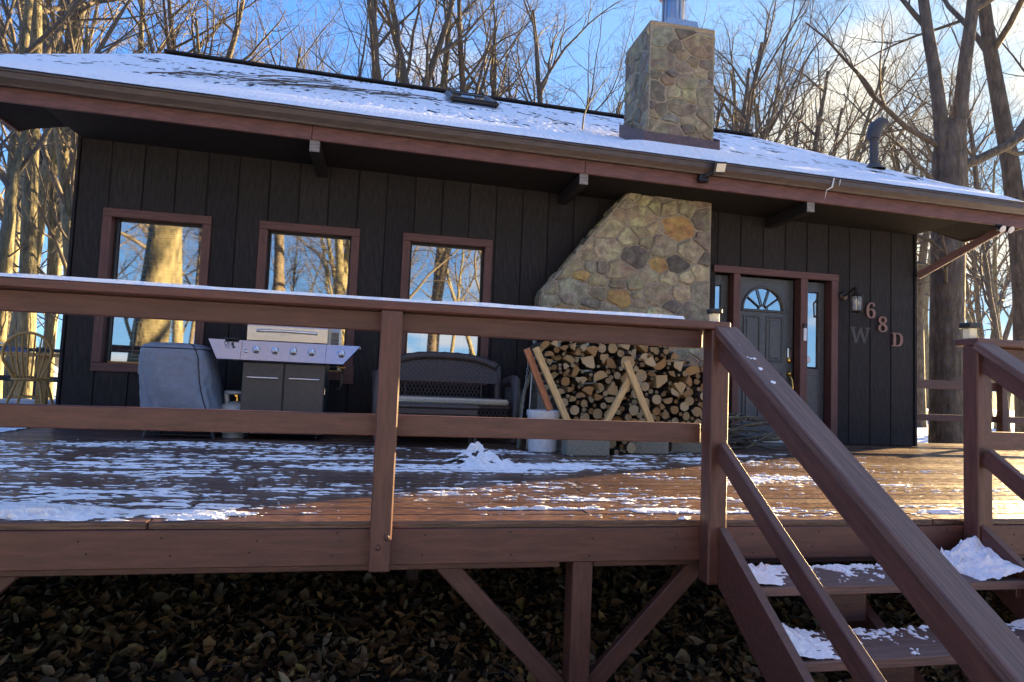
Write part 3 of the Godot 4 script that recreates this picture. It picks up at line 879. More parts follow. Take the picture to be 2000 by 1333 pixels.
func window(house: Node3D, x0: float, x1: float):
	var y0 := 0.555
	var y1 := 2.2
	var w := sub("window", house)
	var t := 0.085
	var zt := WZ + 0.022
	for q in [[Vector3(x0, y1 - t / 2, 0), Vector3(x1, y1 - t / 2, 0)], [Vector3(x0, y0 + t / 2, 0), Vector3(x1, y0 + t / 2, 0)]]:
		beam("trim", q[0] + Vector3(0, 0, WZ + 0.011), q[1] + Vector3(0, 0, WZ + 0.011), 0.022, t, M.trim_paint, w)
	for x in [x0 + t / 2, x1 - t / 2]:
		beam("trim", Vector3(x, y0 + t + 0.001, WZ + 0.011), Vector3(x, y1 - t - 0.001, WZ + 0.011), 0.022, t, M.trim_paint, w, Vector3.RIGHT)
	# jambs run back to the glass
	var a := x0 + 0.055
	var b := x1 - 0.055
	bx("jamb", Vector3(a, y0 + 0.055, WZ - 0.15), Vector3(a + 0.026, y1 - 0.055, WZ - 0.001), M.trim_paint, w)
	bx("jamb", Vector3(b - 0.026, y0 + 0.055, WZ - 0.15), Vector3(b, y1 - 0.055, WZ - 0.001), M.trim_paint, w)
	bx("jamb", Vector3(a + 0.027, y1 - 0.081, WZ - 0.15), Vector3(b - 0.027, y1 - 0.055, WZ - 0.001), M.trim_paint, w)
	bx("sill", Vector3(a + 0.027, y0 + 0.055, WZ - 0.15), Vector3(b - 0.027, y0 + 0.085, WZ - 0.001), M.trim_paint, w)
	for x in [a + 0.027, b - 0.052]:
		bx("sash", Vector3(x, y0 + 0.086, WZ - 0.13), Vector3(x + 0.025, y1 - 0.082, WZ - 0.09), M.black, w)
	bx("sash", Vector3(a + 0.053, y0 + 0.086, WZ - 0.13), Vector3(b - 0.053, y0 + 0.106, WZ - 0.09), M.oak, w)
	bx("sash", Vector3(a + 0.053, y1 - 0.107, WZ - 0.13), Vector3(b - 0.053, y1 - 0.082, WZ - 0.09), M.black, w)
	var p := MB.new()
	p.quad(Vector3(a + 0.05, y0 + 0.1, WZ - 0.105), Vector3(b - 0.05, y0 + 0.1, WZ - 0.105), Vector3(b - 0.05, y1 - 0.1, WZ - 0.105), Vector3(a + 0.05, y1 - 0.1, WZ - 0.105), Vector3.BACK)
	put_mb("pane", p, M.glass, w)

func blinds():
	var names := ["window beside the covered smoker", "window behind the gas grill", "window above the wicker sofa"]
	var k := 0
	for q in [[-2.835, -1.815], [-1.345, -0.315], [0.145, 1.145]]:
		var x0: float = q[0] + 0.13
		var x1: float = q[1] - 0.13
		var o := base("venetian_blind", Vector3((x0 + x1) / 2.0, 0.7, WZ - 0.23))
		tag(o, "tan venetian blind hanging inside the " + names[k], "blind", "venetian blinds in the front windows")
		k += 1
		var sm := box_mesh(Vector3(x1 - x0, 0.003, 0.045), 0.0, M.blind)
		for i in 27:
			put("slat", sm, o, Transform3D(Basis(Vector3.RIGHT, 0.35), Vector3(0, 0.03 + i * 0.05, 0)))
		for x in [-0.22, 0.22]:
			put("ladder_tape", box_mesh(Vector3(0.02, 1.36, 0.002), 0.0, M.cream_cloth), o, Transform3D(Basis.IDENTITY, Vector3(x, 0.69, 0.03)))
		put("bottom_rail", box_mesh(Vector3(x1 - x0, 0.02, 0.05), 0.003, M.cream_cloth), o, Transform3D(Basis.IDENTITY, Vector3(0, -0.005, 0)))
		put("head_rail", box_mesh(Vector3(x1 - x0, 0.04, 0.05), 0.003, M.cream_cloth), o, Transform3D(Basis.IDENTITY, Vector3(0, 1.4, 0)))

func entrance(house: Node3D):
	var e := sub("entrance", house)
	# casing and the two uprights between door and sidelights
	beam("head_casing", Vector3(3.86, 2.083, WZ + 0.012), Vector3(5.58, 2.083, WZ + 0.012), 0.04, 0.085, M.trim_paint, e)
	for q in [[4.125, 4.215], [5.04, 5.14], [5.475, 5.57]]:
		beam("upright", Vector3((q[0] + q[1]) / 2.0, 0.0, WZ - 0.03), Vector3((q[0] + q[1]) / 2.0, 2.039, WZ - 0.03), 0.13, q[1] - q[0], M.trim_paint, e, Vector3.RIGHT)
	bx("threshold", Vector3(4.216, 0.004, WZ - 0.12), Vector3(5.039, 0.035, WZ + 0.05), M.galvanised, e)
	# sidelights: panel below, glass above
	for q in [[3.87, 4.124], [5.141, 5.474]]:
		var a: float = q[0]
		var b: float = q[1]
		var z := WZ - 0.1
		bx("sidelight_panel", Vector3(a, 0.0, z - 0.04), Vector3(b, 0.93, z), M.door_paint, e)
		bx("raised_panel", Vector3(a + 0.06, 0.3, z), Vector3(b - 0.09, 0.84, z + 0.012), M.door_paint, e, 0.008)
		bx("sidelight_stile", Vector3(a, 0.931, z - 0.04), Vector3(a + 0.035, 2.03, z), M.door_paint, e)
		bx("sidelight_stile", Vector3(b - 0.09, 0.931, z - 0.04), Vector3(b, 2.03, z), M.door_paint, e)
		bx("sidelight_stile", Vector3(a + 0.036, 1.9, z - 0.04), Vector3(b - 0.091, 2.03, z), M.door_paint, e)
		for r in [[a + 0.036, a + 0.046, 0.94, 1.899], [b - 0.101, b - 0.091, 0.94, 1.899]]:
			bx("glazing_bead", Vector3(r[0], r[2], z - 0.02), Vector3(r[1], r[3], z + 0.008), M.black, e)
		for r in [[0.94, 0.95], [1.889, 1.899]]:
			bx("glazing_bead", Vector3(a + 0.047, r[0], z - 0.02), Vector3(b - 0.102, r[1], z + 0.008), M.black, e)
		var p := MB.new()
		p.quad(Vector3(a + 0.04, 0.945, z - 0.012), Vector3(b - 0.095, 0.945, z - 0.012), Vector3(b - 0.095, 1.895, z - 0.012), Vector3(a + 0.04, 1.895, z - 0.012), Vector3.BACK)
		put_mb("pane", p, M.glass, e)
	bx("porch_dark", Vector3(3.87, 0.0, WZ - 0.9), Vector3(5.5, 2.1, WZ - 0.88), M.interior, e)
	# the door leaf with its fanlight
	var d := sub("door", house)
	var z := WZ - 0.11
	var x0 := 4.22
	var x1 := 5.035
	var cx := (x0 + x1) / 2.0 - 0.01
	var fy := 1.63
	var fr := 0.275
	var poly := []
	# leaf outline around the half-round hole, left half then right half, so each stays simple
	for side in [-1.0, 1.0]:
		poly = [Vector2(cx, fy), Vector2(cx, 0.037), Vector2(x0 if side < 0 else x1, 0.037), Vector2(x0 if side < 0 else x1, 2.03), Vector2(cx, 2.03)]
		for k in 13:
			var a: float = PI / 2.0 - (PI / 2.0) * k / 12.0
			poly.append(Vector2(cx + side * cos(a) * fr, fy + sin(a) * fr))
		var lb := MB.new()
		lb.slab(poly, Vector3(0, 0, z - 0.045), Vector3.RIGHT, Vector3.UP, 0.045)
		put_mb("leaf_half", lb, M.door_paint, d)
	var p := MB.new()
	var arc := [Vector3(cx - fr, fy, z - 0.02)]
	for k in 17: arc.append(Vector3(cx + cos(PI - PI * k / 16.0) * fr, fy + sin(PI * k / 16.0) * fr, z - 0.02))
	p.fan(arc, Vector3.BACK)
	put_mb("pane", p, M.glass, d)
	p = MB.new()
	var ring := []
	var rr := []
	for k in 21:
		ring.append(Vector3(cx + cos(PI - PI * k / 20.0) * (fr + 0.012), fy + sin(PI * k / 20.0) * (fr + 0.012), z + 0.004)); rr.append(0.017)
	p.tube(ring, rr, 6)
	p.tube([Vector3(cx - fr - 0.03, fy - 0.01, z + 0.004), Vector3(cx + fr + 0.03, fy - 0.01, z + 0.004)], [0.018, 0.018], 6)
	for k in [1, 2, 3, 4]:
		var a: float = PI * k / 5.0
		p.tube([Vector3(cx + cos(a) * 0.06, fy + sin(a) * 0.06, z), Vector3(cx + cos(a) * fr, fy + sin(a) * fr, z)], [0.009, 0.009], 5)
	var hub := []
	for k in 9: hub.append(Vector3(cx + cos(PI * k / 8.0) * 0.06, fy + sin(PI * k / 8.0) * 0.06, z))
	p.tube(hub, [0.009, 0.009, 0.009, 0.009, 0.009, 0.009, 0.009, 0.009, 0.009], 5)
	put_mb("fanlight_bars", p, M.door_paint, d)
	for q in [[-0.265, -0.05, 1.0, 1.545], [0.05, 0.265, 1.0, 1.545], [-0.265, -0.05, 0.22, 0.85], [0.05, 0.265, 0.22, 0.85]]:
		p = MB.new()
		var ca := Vector3(cx + q[0], q[2], z + 0.001)
		var cb := Vector3(cx + q[1], q[3], z + 0.001)
		# a moulded ring standing proud with a raised field inside
		for s in [[ca, Vector3(cb.x, ca.y, ca.z)], [Vector3(ca.x, cb.y, ca.z), cb], [ca, Vector3(ca.x, cb.y, ca.z)], [Vector3(cb.x, ca.y, ca.z), cb]]:
			p.tube([s[0], s[1]], [0.014, 0.014], 6)
		p.box((ca + cb) / 2.0 + Vector3(0, 0, 0.002), Vector3(cb.x - ca.x - 0.07, cb.y - ca.y - 0.07, 0.014), 0.006)
		put_mb("raised_panel", p, M.door_paint, d)
	# hardware
	p = MB.new()
	p.box(Vector3(4.985, 1.11, z + 0.012), Vector3(0.062, 0.13, 0.022), 0.008)
	put_mb("keypad", p, M.chrome, d)
	p = MB.new()
	p.lathe([Vector2(0.034, 0), Vector2(0.034, 0.02), Vector2(0.02, 0.03), Vector2(0, 0.03)], 16, Transform3D(Basis(Vector3.RIGHT, PI / 2), Vector3(4.985, 1.02, z)))
	put_mb("deadbolt", p, M.brass, d)
	p = MB.new()
	p.lathe([Vector2(0.036, 0), Vector2(0.032, 0.02), Vector2(0.02, 0.04), Vector2(0, 0.045)], 16, Transform3D(Basis(Vector3.RIGHT, PI / 2), Vector3(4.985, 0.85, z)))
	p.tube([Vector3(4.985, 0.82, z + 0.02), Vector3(4.99, 0.78, z + 0.06), Vector3(5.0, 0.68, z + 0.065), Vector3(4.985, 0.6, z + 0.05), Vector3(4.98, 0.56, z + 0.02)], [0.016, 0.013, 0.013, 0.012, 0.012], 8)
	p.lathe([Vector2(0.025, 0), Vector2(0.02, 0.02), Vector2(0, 0.025)], 12, Transform3D(Basis(Vector3.RIGHT, PI / 2), Vector3(4.98, 0.54, z)))
	put_mb("handle", p, M.brass, d)
	# bell push on the upright
	bx("doorbell", Vector3(5.07, 1.26, WZ + 0.036), Vector3(5.115, 1.42, WZ + 0.06), M.white_plastic, e, 0.006)
	bx("doorbell_cap", Vector3(5.07, 1.421, WZ + 0.036), Vector3(5.115, 1.475, WZ + 0.06), M.black, e, 0.006)
	p = MB.new()
	p.lathe([Vector2(0.05, 0), Vector2(0.045, 0.008), Vector2(0, 0.012)], 16, Transform3D(Basis(Vector3.RIGHT, PI / 2), Vector3(5.235, 1.04, WZ - 0.105)))
	put_mb("round_sticker", p, M.white_plastic, e)

func lettering(house: Node3D):
	var font := SystemFont.new()
	font.font_names = PackedStringArray(["Droid Serif"])
	font.font_weight = 700
	for q in [["6", 6.05, 1.7, M.bronze, 0.2], ["8", 6.23, 1.53, M.bronze, 0.2], ["D", 6.445, 1.345, M.bronze, 0.175]]:
		var t := TextMesh.new()
		t.text = q[0]; t.font = font; t.font_size = 64
		t.pixel_size = q[4] / 46.0; t.depth = 0.022
		t.curve_step = 1.0
		t.material = q[3]
		var o := put("house_number" if q[0] != "D" else "house_letter", t, house, Transform3D(Basis.IDENTITY, Vector3(q[1], q[2], WZ + 0.013)))
		o.set_meta("label", "raised bronze character " + q[0] + " on the siding")
	var t := TextMesh.new()
	t.text = "W"; t.font = font; t.font_size = 64
	t.pixel_size = 0.2 / 46.0; t.depth = 0.002
	t.material = M.ghost_paint
	var o := put("paint_mark", t, house, Transform3D(Basis.IDENTITY, Vector3(5.91, 1.375, WZ + 0.0015)))
	o.set_meta("label", "faint pale outline where a letter W once hung")

func house():
	var h := base("house")
	tag(h, "dark board-sided cabin with a fieldstone chimney and snowy roof", "house")
	front_wall(h)
	house_shell(h)
	roof(h)
	chimney(h)
	for q in [[-2.835, -1.815], [-1.345, -0.315], [0.145, 1.145]]: window(h, q[0], q[1])
	entrance(h)
	lettering(h)
	roof_snow()
	blinds()

# ------------------------------------------------------------------ deck, railings, stairs
func deck():
	var d := base("deck")
	tag(d, "reddish brown painted wooden deck dusted with snow along the house", "deck")
	rng.seed = 31
	var row := 0
	var z := -0.012
	while z > -9.4:
		var spans := []
		if z > WZ + 0.05:
			spans = [[-8.2, 10.4]]
		elif z > -4.75:
			spans = [[-8.2, WL - 0.04], [WR + 0.05, 10.4]]
		else:
			spans = [[-8.2, WL - 0.04]]
		for s in spans:
			var a: float = s[0]
			var off := fmod(row * 1.87, 3.66)
			while a < s[1] - 0.01:
				var e: float = minf(s[1], s[0] + ceil((a - s[0] - off + 0.01) / 3.66) * 3.66 + off)
				if e <= a + 0.02: e = minf(s[1], a + 3.66)
				var dip := rng.randf_range(-0.002, 0.0)
				beam("board", Vector3(a + 0.002, -0.016 + dip, z - 0.067), Vector3(e - 0.002, -0.016 + dip, z - 0.067), 0.134, 0.032, M[["deck_paint", "deck_paint_b", "deck_paint_c"][rng.randi() % 3]], d, Vector3.UP, 0.005)
				a = e
		z -= 0.1405
		row += 1
	# rim boards along the front, joists and a beam below
	for q in [[-8.2, -4.3], [-4.297, -0.003], [0.0, 3.6], [3.603, 10.4]]:
		beam("skirt_board", Vector3(q[0], -0.107, -0.02), Vector3(q[1], -0.107, -0.02), 0.038, 0.15, M.rail_paint, d)
	for q in [[-8.2, -2.6], [-2.597, 0.83], [0.985, 10.4]]:
		beam("lower_rim", Vector3(q[0], -0.165, -0.06), Vector3(q[1], -0.165, -0.06), 0.038, 0.1, M.rail_paint_b, d)
	var x := -8.0
	while x < 10.3:
		if x < WL - 0.1: beam("joist", Vector3(x, -0.13, -9.3), Vector3(x, -0.13, -0.085), 0.04, 0.19, M.rail_paint_b, d)
		else: beam("joist", Vector3(x, -0.13, WZ + 0.05), Vector3(x, -0.13, -0.085), 0.04, 0.19, M.rail_paint_b, d)
		x += 0.61
	for px in [-4.6, -2.0, 0.93, 5.2, 8.0]:
		var post := beam("support_post", Vector3(px, GY - 0.2, -0.075), Vector3(px, -0.18 if px == 0.93 else -0.22, -0.075), 0.11, 0.095, M.rail_paint, d, Vector3.RIGHT)
		for s in [-1.0, 1.0]:
			beam("brace", Vector3(px + s * 0.62, -0.2, -0.1), Vector3(px + s * 0.05, -0.79, -0.1), 0.04, 0.085, M.rail_paint_b, d)
		if px == 0.93: post.set_meta("label", "square post under the deck between two slanting braces")
	# nail heads along the skirt
	rng.seed = 66
	var nb := MB.new()
	nb.lathe([Vector2(0.0042, 0), Vector2(0.0038, 0.0012), Vector2(0, 0.0014)], 7, Transform3D(Basis(Vector3.RIGHT, PI / 2), Vector3.ZERO))
	var nail := nb.mesh(M.hole)
	var nx := -1.5
	while nx < 3.4:
		for k in 2:
			put("nail", nail, d, Transform3D(Basis.IDENTITY, Vector3(nx + rng.randf_range(-0.03, 0.03), (-0.06 if k == 0 else -0.14) + rng.randf_range(-0.02, 0.02), -0.0008)))
		nx += rng.randf_range(0.3, 0.42)
	for zz in [-2.2, -3.9]:
		for px in [-2.6, 0.3, 3.1, 6.0]:
			beam("support_post", Vector3(px, GY - 0.2, zz), Vector3(px, -0.22, zz), 0.09, 0.09, M.rail_paint_b, d, Vector3.RIGHT)

func railing():
	var r := base("deck_railing", Vector3(0, 0, 0))
	tag(r, "brown painted deck railing with flat cap along the front edge", "railing")
	var post := func(x: float, y1: float, y0: float, mat: String):
		var p := beam("post", Vector3(x, y0, 0.046), Vector3(x, y1, 0.046), 0.089, 0.089, M[mat], r, Vector3.RIGHT, 0.006)
		return p
	for x in [-4.5, -1.62]: post.call(x, 0.889, -0.19, "rail_paint")
	var pa: MeshInstance3D = post.call(0.028, 0.889, -0.186, "rail_paint")
	post.call(1.528, 0.889, -0.27, "rail_paint")
	post.call(2.988, 0.889, -0.27, "rail_paint")
	for x in [5.6, 8.2]: post.call(x, 0.889, -0.19, "rail_paint")
	# bolts through the foot of one post
	for q in [[0.052, -0.045], [0.02, -0.085]]:
		var b := MB.new()
		b.lathe([Vector2(0.012, 0), Vector2(0.012, 0.006), Vector2(0.006, 0.009), Vector2(0, 0.009)], 8, Transform3D(Basis(Vector3.RIGHT, PI / 2), Vector3(q[0], q[1], 0.0905)))
		put_mb("bolt", b, M.rail_paint_b, r)
	for q in [[-8.2, 1.483], [3.034, 10.4]]:
		var a: float = q[0]
		var e: float = q[1]
		var cuts := [a, e]
		if a < 0: cuts = [a, -1.62, 0.028, e]
		for k in cuts.size() - 1:
			beam("upper_rail", Vector3(cuts[k] + 0.001, 0.847, -0.018), Vector3(cuts[k + 1] - 0.001, 0.847, -0.018), 0.038, 0.084, M.rail_paint_b, r)
			beam("middle_rail", Vector3(cuts[k] + 0.001, 0.404, -0.018), Vector3(cuts[k + 1] - 0.001, 0.404, -0.018), 0.038, 0.09, M.rail_paint, r)
	beam("cap_board", Vector3(-8.2, 0.908, 0.022), Vector3(-2.2, 0.908, 0.022), 0.14, 0.036, M.rail_paint, r)
	beam("cap_board", Vector3(-2.197, 0.908, 0.022), Vector3(1.575, 0.908, 0.022), 0.14, 0.036, M.rail_paint, r)
	beam("cap_board", Vector3(2.945, 0.908, 0.022), Vector3(10.4, 0.908, 0.022), 0.14, 0.036, M.rail_paint, r)
	# snow along the cap
	var b := MB.new()
	var f := func(x: float, z: float) -> float:
		if x > 1.35: return -1.0
		return minf(0.3 + 0.5 * nz.get_noise_2d(x * 30.0, 7.0) + 0.2, (0.068 - absf(z - 0.022)) * 30.0 + 0.15 * nz.get_noise_2d(x * 60.0, z * 50.0))
	var at := func(x: float, z: float, v: float) -> Vector3:
		return Vector3(x, 0.927 + minf(0.013, v * 0.03) + (0.006 if v > 0.25 else 0.0) * (0.5 + nz.get_noise_1d(x * 70.0)), z)
	iso(b, -3.2, 1.4, 330, -0.05, 0.094, 14, f, at)
	tag(put_mb("rail_snow", b, M.snow), "thin line of snow lying along the railing cap", "snow", "", "stuff")
	# railings round the side decks
	var s := base("deck_railing", Vector3(6.75, 0, -4.32))
	tag(s, "brown railing running from the house corner beside the door", "railing")
	for y in [[0.75, 0.87], [0.31, 0.4]]:
		beam("rail", Vector3(0.0, (y[0] + y[1]) / 2.0, -0.42), Vector3(3.6, (y[0] + y[1]) / 2.0, -0.42), 0.038, y[1] - y[0], M.rail_paint, s)
	for x in [0.0, 1.8, 3.6]: beam("post", Vector3(x, -0.2, -0.36), Vector3(x, 0.9, -0.36), 0.089, 0.089, M.rail_paint, s, Vector3.RIGHT)
	var l := base("deck_railing", Vector3(-5.6, 0, -9.35))
	tag(l, "dark railing at the back of the side deck behind the table", "railing")
	for y in [[0.8, 0.86], [0.3, 0.39]]:
		beam("rail", Vector3(-2.6, (y[0] + y[1]) / 2.0, 0), Vector3(2.5, (y[0] + y[1]) / 2.0, 0), 0.04, y[1] - y[0], M.black, l)
	for x in [-2.5, -0.1, 2.4]: beam("post", Vector3(x, -0.2, -0.07), Vector3(x, 0.88, -0.07), 0.089, 0.089, M.rail_paint_b, l, Vector3.RIGHT)

func stairs():
	var s := base("stairs")
	tag(s, "open wooden stairs with brown treads climbing to the deck", "stairs")
	var k := 0.665
	for x in [1.53, 2.95, 2.2]:
		var b := MB.new()
		var y := -0.012
		if x == 2.2: y = -0.24
		var zt := 0.1
		var pts := [Vector2(zt, y), Vector2(zt, y - 0.26), Vector2(zt + (GY + 0.26 - y) / -k, GY), Vector2(zt + (GY - y) / -k, GY)]
		if x == 2.2: pts = [Vector2(0.02, -0.245), Vector2(0.02, -0.44), Vector2(0.79, GY), Vector2(1.1, GY)]
		b.slab(pts, Vector3(x + (0.038 if x != 2.2 else 0.05), 0, 0), Vector3.BACK, Vector3.UP, 0.038 if x != 2.2 else 0.05)
		put_mb("stringer", b, M.rail_paint, s)
	for i in 4:
		var y := -0.205 - 0.19 * i
		var zf := 0.335 + 0.268 * i
		beam("tread", Vector3(1.57, y - 0.019, zf - 0.14), Vector3(2.948, y - 0.019, zf - 0.14), 0.28, 0.038, M.rail_weathered, s)
		for x in [1.573, 2.915]:
			bx("cleat", Vector3(x, y - 0.085, zf - 0.25), Vector3(x + 0.03, y - 0.04, zf - 0.03), M.rail_paint_b, s)
		bx("carriage_block", Vector3(1.99, y - 0.2, zf - 0.16), Vector3(2.198, y - 0.039, zf - 0.12), M.rail_paint_b, s)
	for x in [1.528, 2.988]:
		var dx := 0.025 if x < 2 else -0.0
		# sloping cap, the board beneath it and the middle rail
		var a := Vector3(x + dx, 0.888, 0.075)
		var e := Vector3(x + dx, 0.888 - k * 1.62, 0.075 + 1.62)
		var up := Vector3(0, 1, k).normalized()
		beam("handrail_cap", a + up * 0.004, e + up * 0.004, 0.112, 0.038, M.rail_weathered, s, up)
		beam("handrail", Vector3(x, 0.81, 0.092), Vector3(x, 0.81 - k * 1.6, 0.092 + 1.6), 0.038, 0.1, M.rail_paint, s, up)
		beam("middle_handrail", Vector3(x + dx * 0.3, 0.335, 0.092), Vector3(x + dx * 0.3, 0.335 - k * 1.45, 0.092 + 1.45), 0.04, 0.085, M.rail_paint, s, up)
		beam("newel_post", Vector3(x, GY - 0.1, 1.78), Vector3(x, -0.28, 1.78), 0.089, 0.089, M.rail_paint, s, Vector3.RIGHT)
	# snow blown into the corners of the treads
	var b := MB.new()
	var sn := func(x: float, z: float) -> float:
		return nz.get_noise_2d(x * 330.0, z * 330.0) * 0.5 + nz.get_noise_2d(x * 1300.0, z * 1300.0) * 0.5
	for q in [[1.57, 1.0, 0, 0.27, 0.05], [2.945, -1.0, 0, 0.36, 0.13], [1.57, 1.0, 1, 0.3, 0.06], [2.945, -1.0, 1, 0.14, 0.03]]:
		var y: float = -0.205 - 0.19 * q[2]
		var zf: float = 0.335 + 0.268 * q[2]
		var wide: float = q[3]
		var f := func(x: float, z: float) -> float:
			var t: float = (x - q[0]) * q[1]
			var u := (zf - 0.01 - z) / 0.27
			return 1.0 - t / (wide * (0.6 + 0.4 * u)) + 0.7 * sn.call(x, z) * clampf(t / wide * 2.0, 0.1, 1.0)
		var at := func(x: float, z: float, v: float) -> Vector3:
			var u: float = (zf - z) / 0.27
			return Vector3(x, y + 0.001 + q[4] * pow(clampf(v, 0, 1.2), 1.2) * (0.3 + 0.7 * u) * (1.0 + 0.6 * nz.get_noise_2d(x * 260.0, z * 260.0)), z)
		iso(b, minf(q[0], q[0] + q[1] * wide * 1.3), maxf(q[0], q[0] + q[1] * wide * 1.3), 60, zf - 0.27, zf - 0.012, 50, f, at)
	for i in 2:
		var y := -0.205 - 0.19 * i
		var zf := 0.335 + 0.268 * i
		var f2 := func(x: float, z: float) -> float:
			var u := (zf - z) / 0.28
			return sn.call(x, z) - 0.17 + 0.4 * (u - 0.5) - 0.25 * absf(x - 1.9) + (0.25 if i == 0 and u > 0.86 and x < 2.5 else 0.0)
		var at2 := func(x: float, z: float, v: float) -> Vector3: return Vector3(x, y + 0.001 + minf(0.012, v * 0.04), z)
		iso(b, 1.58, 2.93, 260, zf - 0.27, zf - 0.012, 60, f2, at2)
	# crumbs left on the sloping cap
	rng.seed = 91
	for q in 9:
		var t := rng.randf_range(0.06, 0.42)
		var c := Vector3(1.573 + rng.randf_range(-0.05, 0.04), 0.888 - k * t + 0.024, 0.075 + t)
		var rr := rng.randf_range(0.005, 0.014)
		b.lathe([Vector2(rr, 0), Vector2(rr * 0.8, rr * 0.3), Vector2(0, rr * 0.5)], 7, Transform3D(Basis(Vector3.RIGHT, atan(k)), c))
	tag(put_mb("stair_snow", b, M.snow), "snow drifted into the corners of the stair treads", "snow", "", "stuff")

func deck_snow():
	var blobs := [[-1.5, -0.15, 0.42, 0.17, 1.0, 0.03], [-0.68, -0.1, 0.16, 0.06, 0.9, 0.012], [0.98, -1.82, 0.42, 0.2, 0.9, 0.014], [0.72, -1.98, 0.2, 0.12, 0.8, 0.03], [0.85, -0.255, 0.42, 0.02, 0.95, 0.014], [3.02, -0.17, 0.13, 0.03, 1.0, 0.012], [1.42, -0.02, 0.03, 0.03, 1.0, 0.02], [-2.6, -1.5, 0.5, 0.06, 0.35, 0.004], [-2.9, -2.05, 0.5, 0.05, 0.35, 0.004]]
	var f := func(x: float, z: float) -> float:
		var s := nz.get_noise_2d(x * 85.0, z * 620.0 + 20.0)
		var p := nz.get_noise_2d(x * 24.0 + 50.0, z * 90.0)
		var fine := nz.get_noise_2d(x * 480.0, z * 1500.0)
		var v := s * 0.62 + p * 0.55 + fine * 0.6 - 0.25
		v -= 1.2 * smoothstep(-2.95, -3.35, z)
		v -= 0.35 * smoothstep(-0.16, -0.05, z)
		v -= 0.16 * smoothstep(1.0, 2.2, x) + 0.1 * smoothstep(-1.2, -0.6, -absf(x - 0.2)) * smoothstep(-1.4, -0.9, z) * (1.0 - smoothstep(-0.5, -0.3, z))
		v -= 0.25 * smoothstep(4.0, 5.0, x)
		# swept seams between boards
		var seam := absf(fposmod(-z - 0.012, 0.1405) / 0.1405 - 0.5)
		v -= 0.35 * smoothstep(0.44, 0.5, seam)
		for q in blobs:
			var g: float = pow((x - q[0]) / q[2], 2.0) + pow((z - q[1]) / q[3], 2.0)
			if g < 4.0: v += q[4] * exp(-g) * (1.0 + 0.4 * p)
		return v
	var at := func(x: float, z: float, v: float) -> Vector3:
		var h := 0.0015 + minf(0.006, maxf(0.0, v) * 0.02)
		if v > 0.3:
			for q in blobs:
				var g: float = pow((x - q[0]) / q[2], 2.0) + pow((z - q[1]) / q[3], 2.0)
				if g < 3.0: h += q[5] * exp(-g) * smoothstep(0.3, 0.7, v) * (1.0 + 0.5 * nz.get_noise_2d(x * 80.0, z * 80.0))
		for q in [[0.69, -1.97, 0.05, 0.1], [0.78, -1.94, 0.06, 0.085], [0.6, -1.93, 0.08, 0.05], [0.86, -1.9, 0.07, 0.035], [0.72, -1.86, 0.09, 0.04]]:
			var g2: float = (pow(x - q[0], 2.0) + pow((z - q[1]) * 1.2, 2.0)) / (q[2] * q[2])
			if g2 < 9.0: h += q[3] * exp(-g2) * (1.0 + 0.35 * nz.get_noise_2d(x * 500.0, z * 500.0))
		return Vector3(x, h, z)
	var b := MB.new()
	iso(b, WL, WR, 820, -3.4, -0.014, 440, f, at)
	tag(put_mb("deck_snow", b, M.snow), "streaks and small drifts of snow on the deck boards", "snow", "", "stuff")
	# snow over the side deck behind the house
	b = MB.new()
	var f2 := func(x: float, z: float) -> float:
		return nz.get_noise_2d(x * 30.0, z * 60.0) * 0.6 + nz.get_noise_2d(x * 90.0, z * 200.0) * 0.4 + 0.28
	var at2 := func(x: float, z: float, v: float) -> Vector3: return Vector3(x, 0.002 + minf(0.02, v * 0.04), z)
	iso(b, -8.1, WL - 0.1, 140, -9.2, -3.5, 190, f2, at2)
	tag(put_mb("side_deck_snow", b, M.snow), "snow covering the side deck around the wooden chair", "snow", "", "stuff")

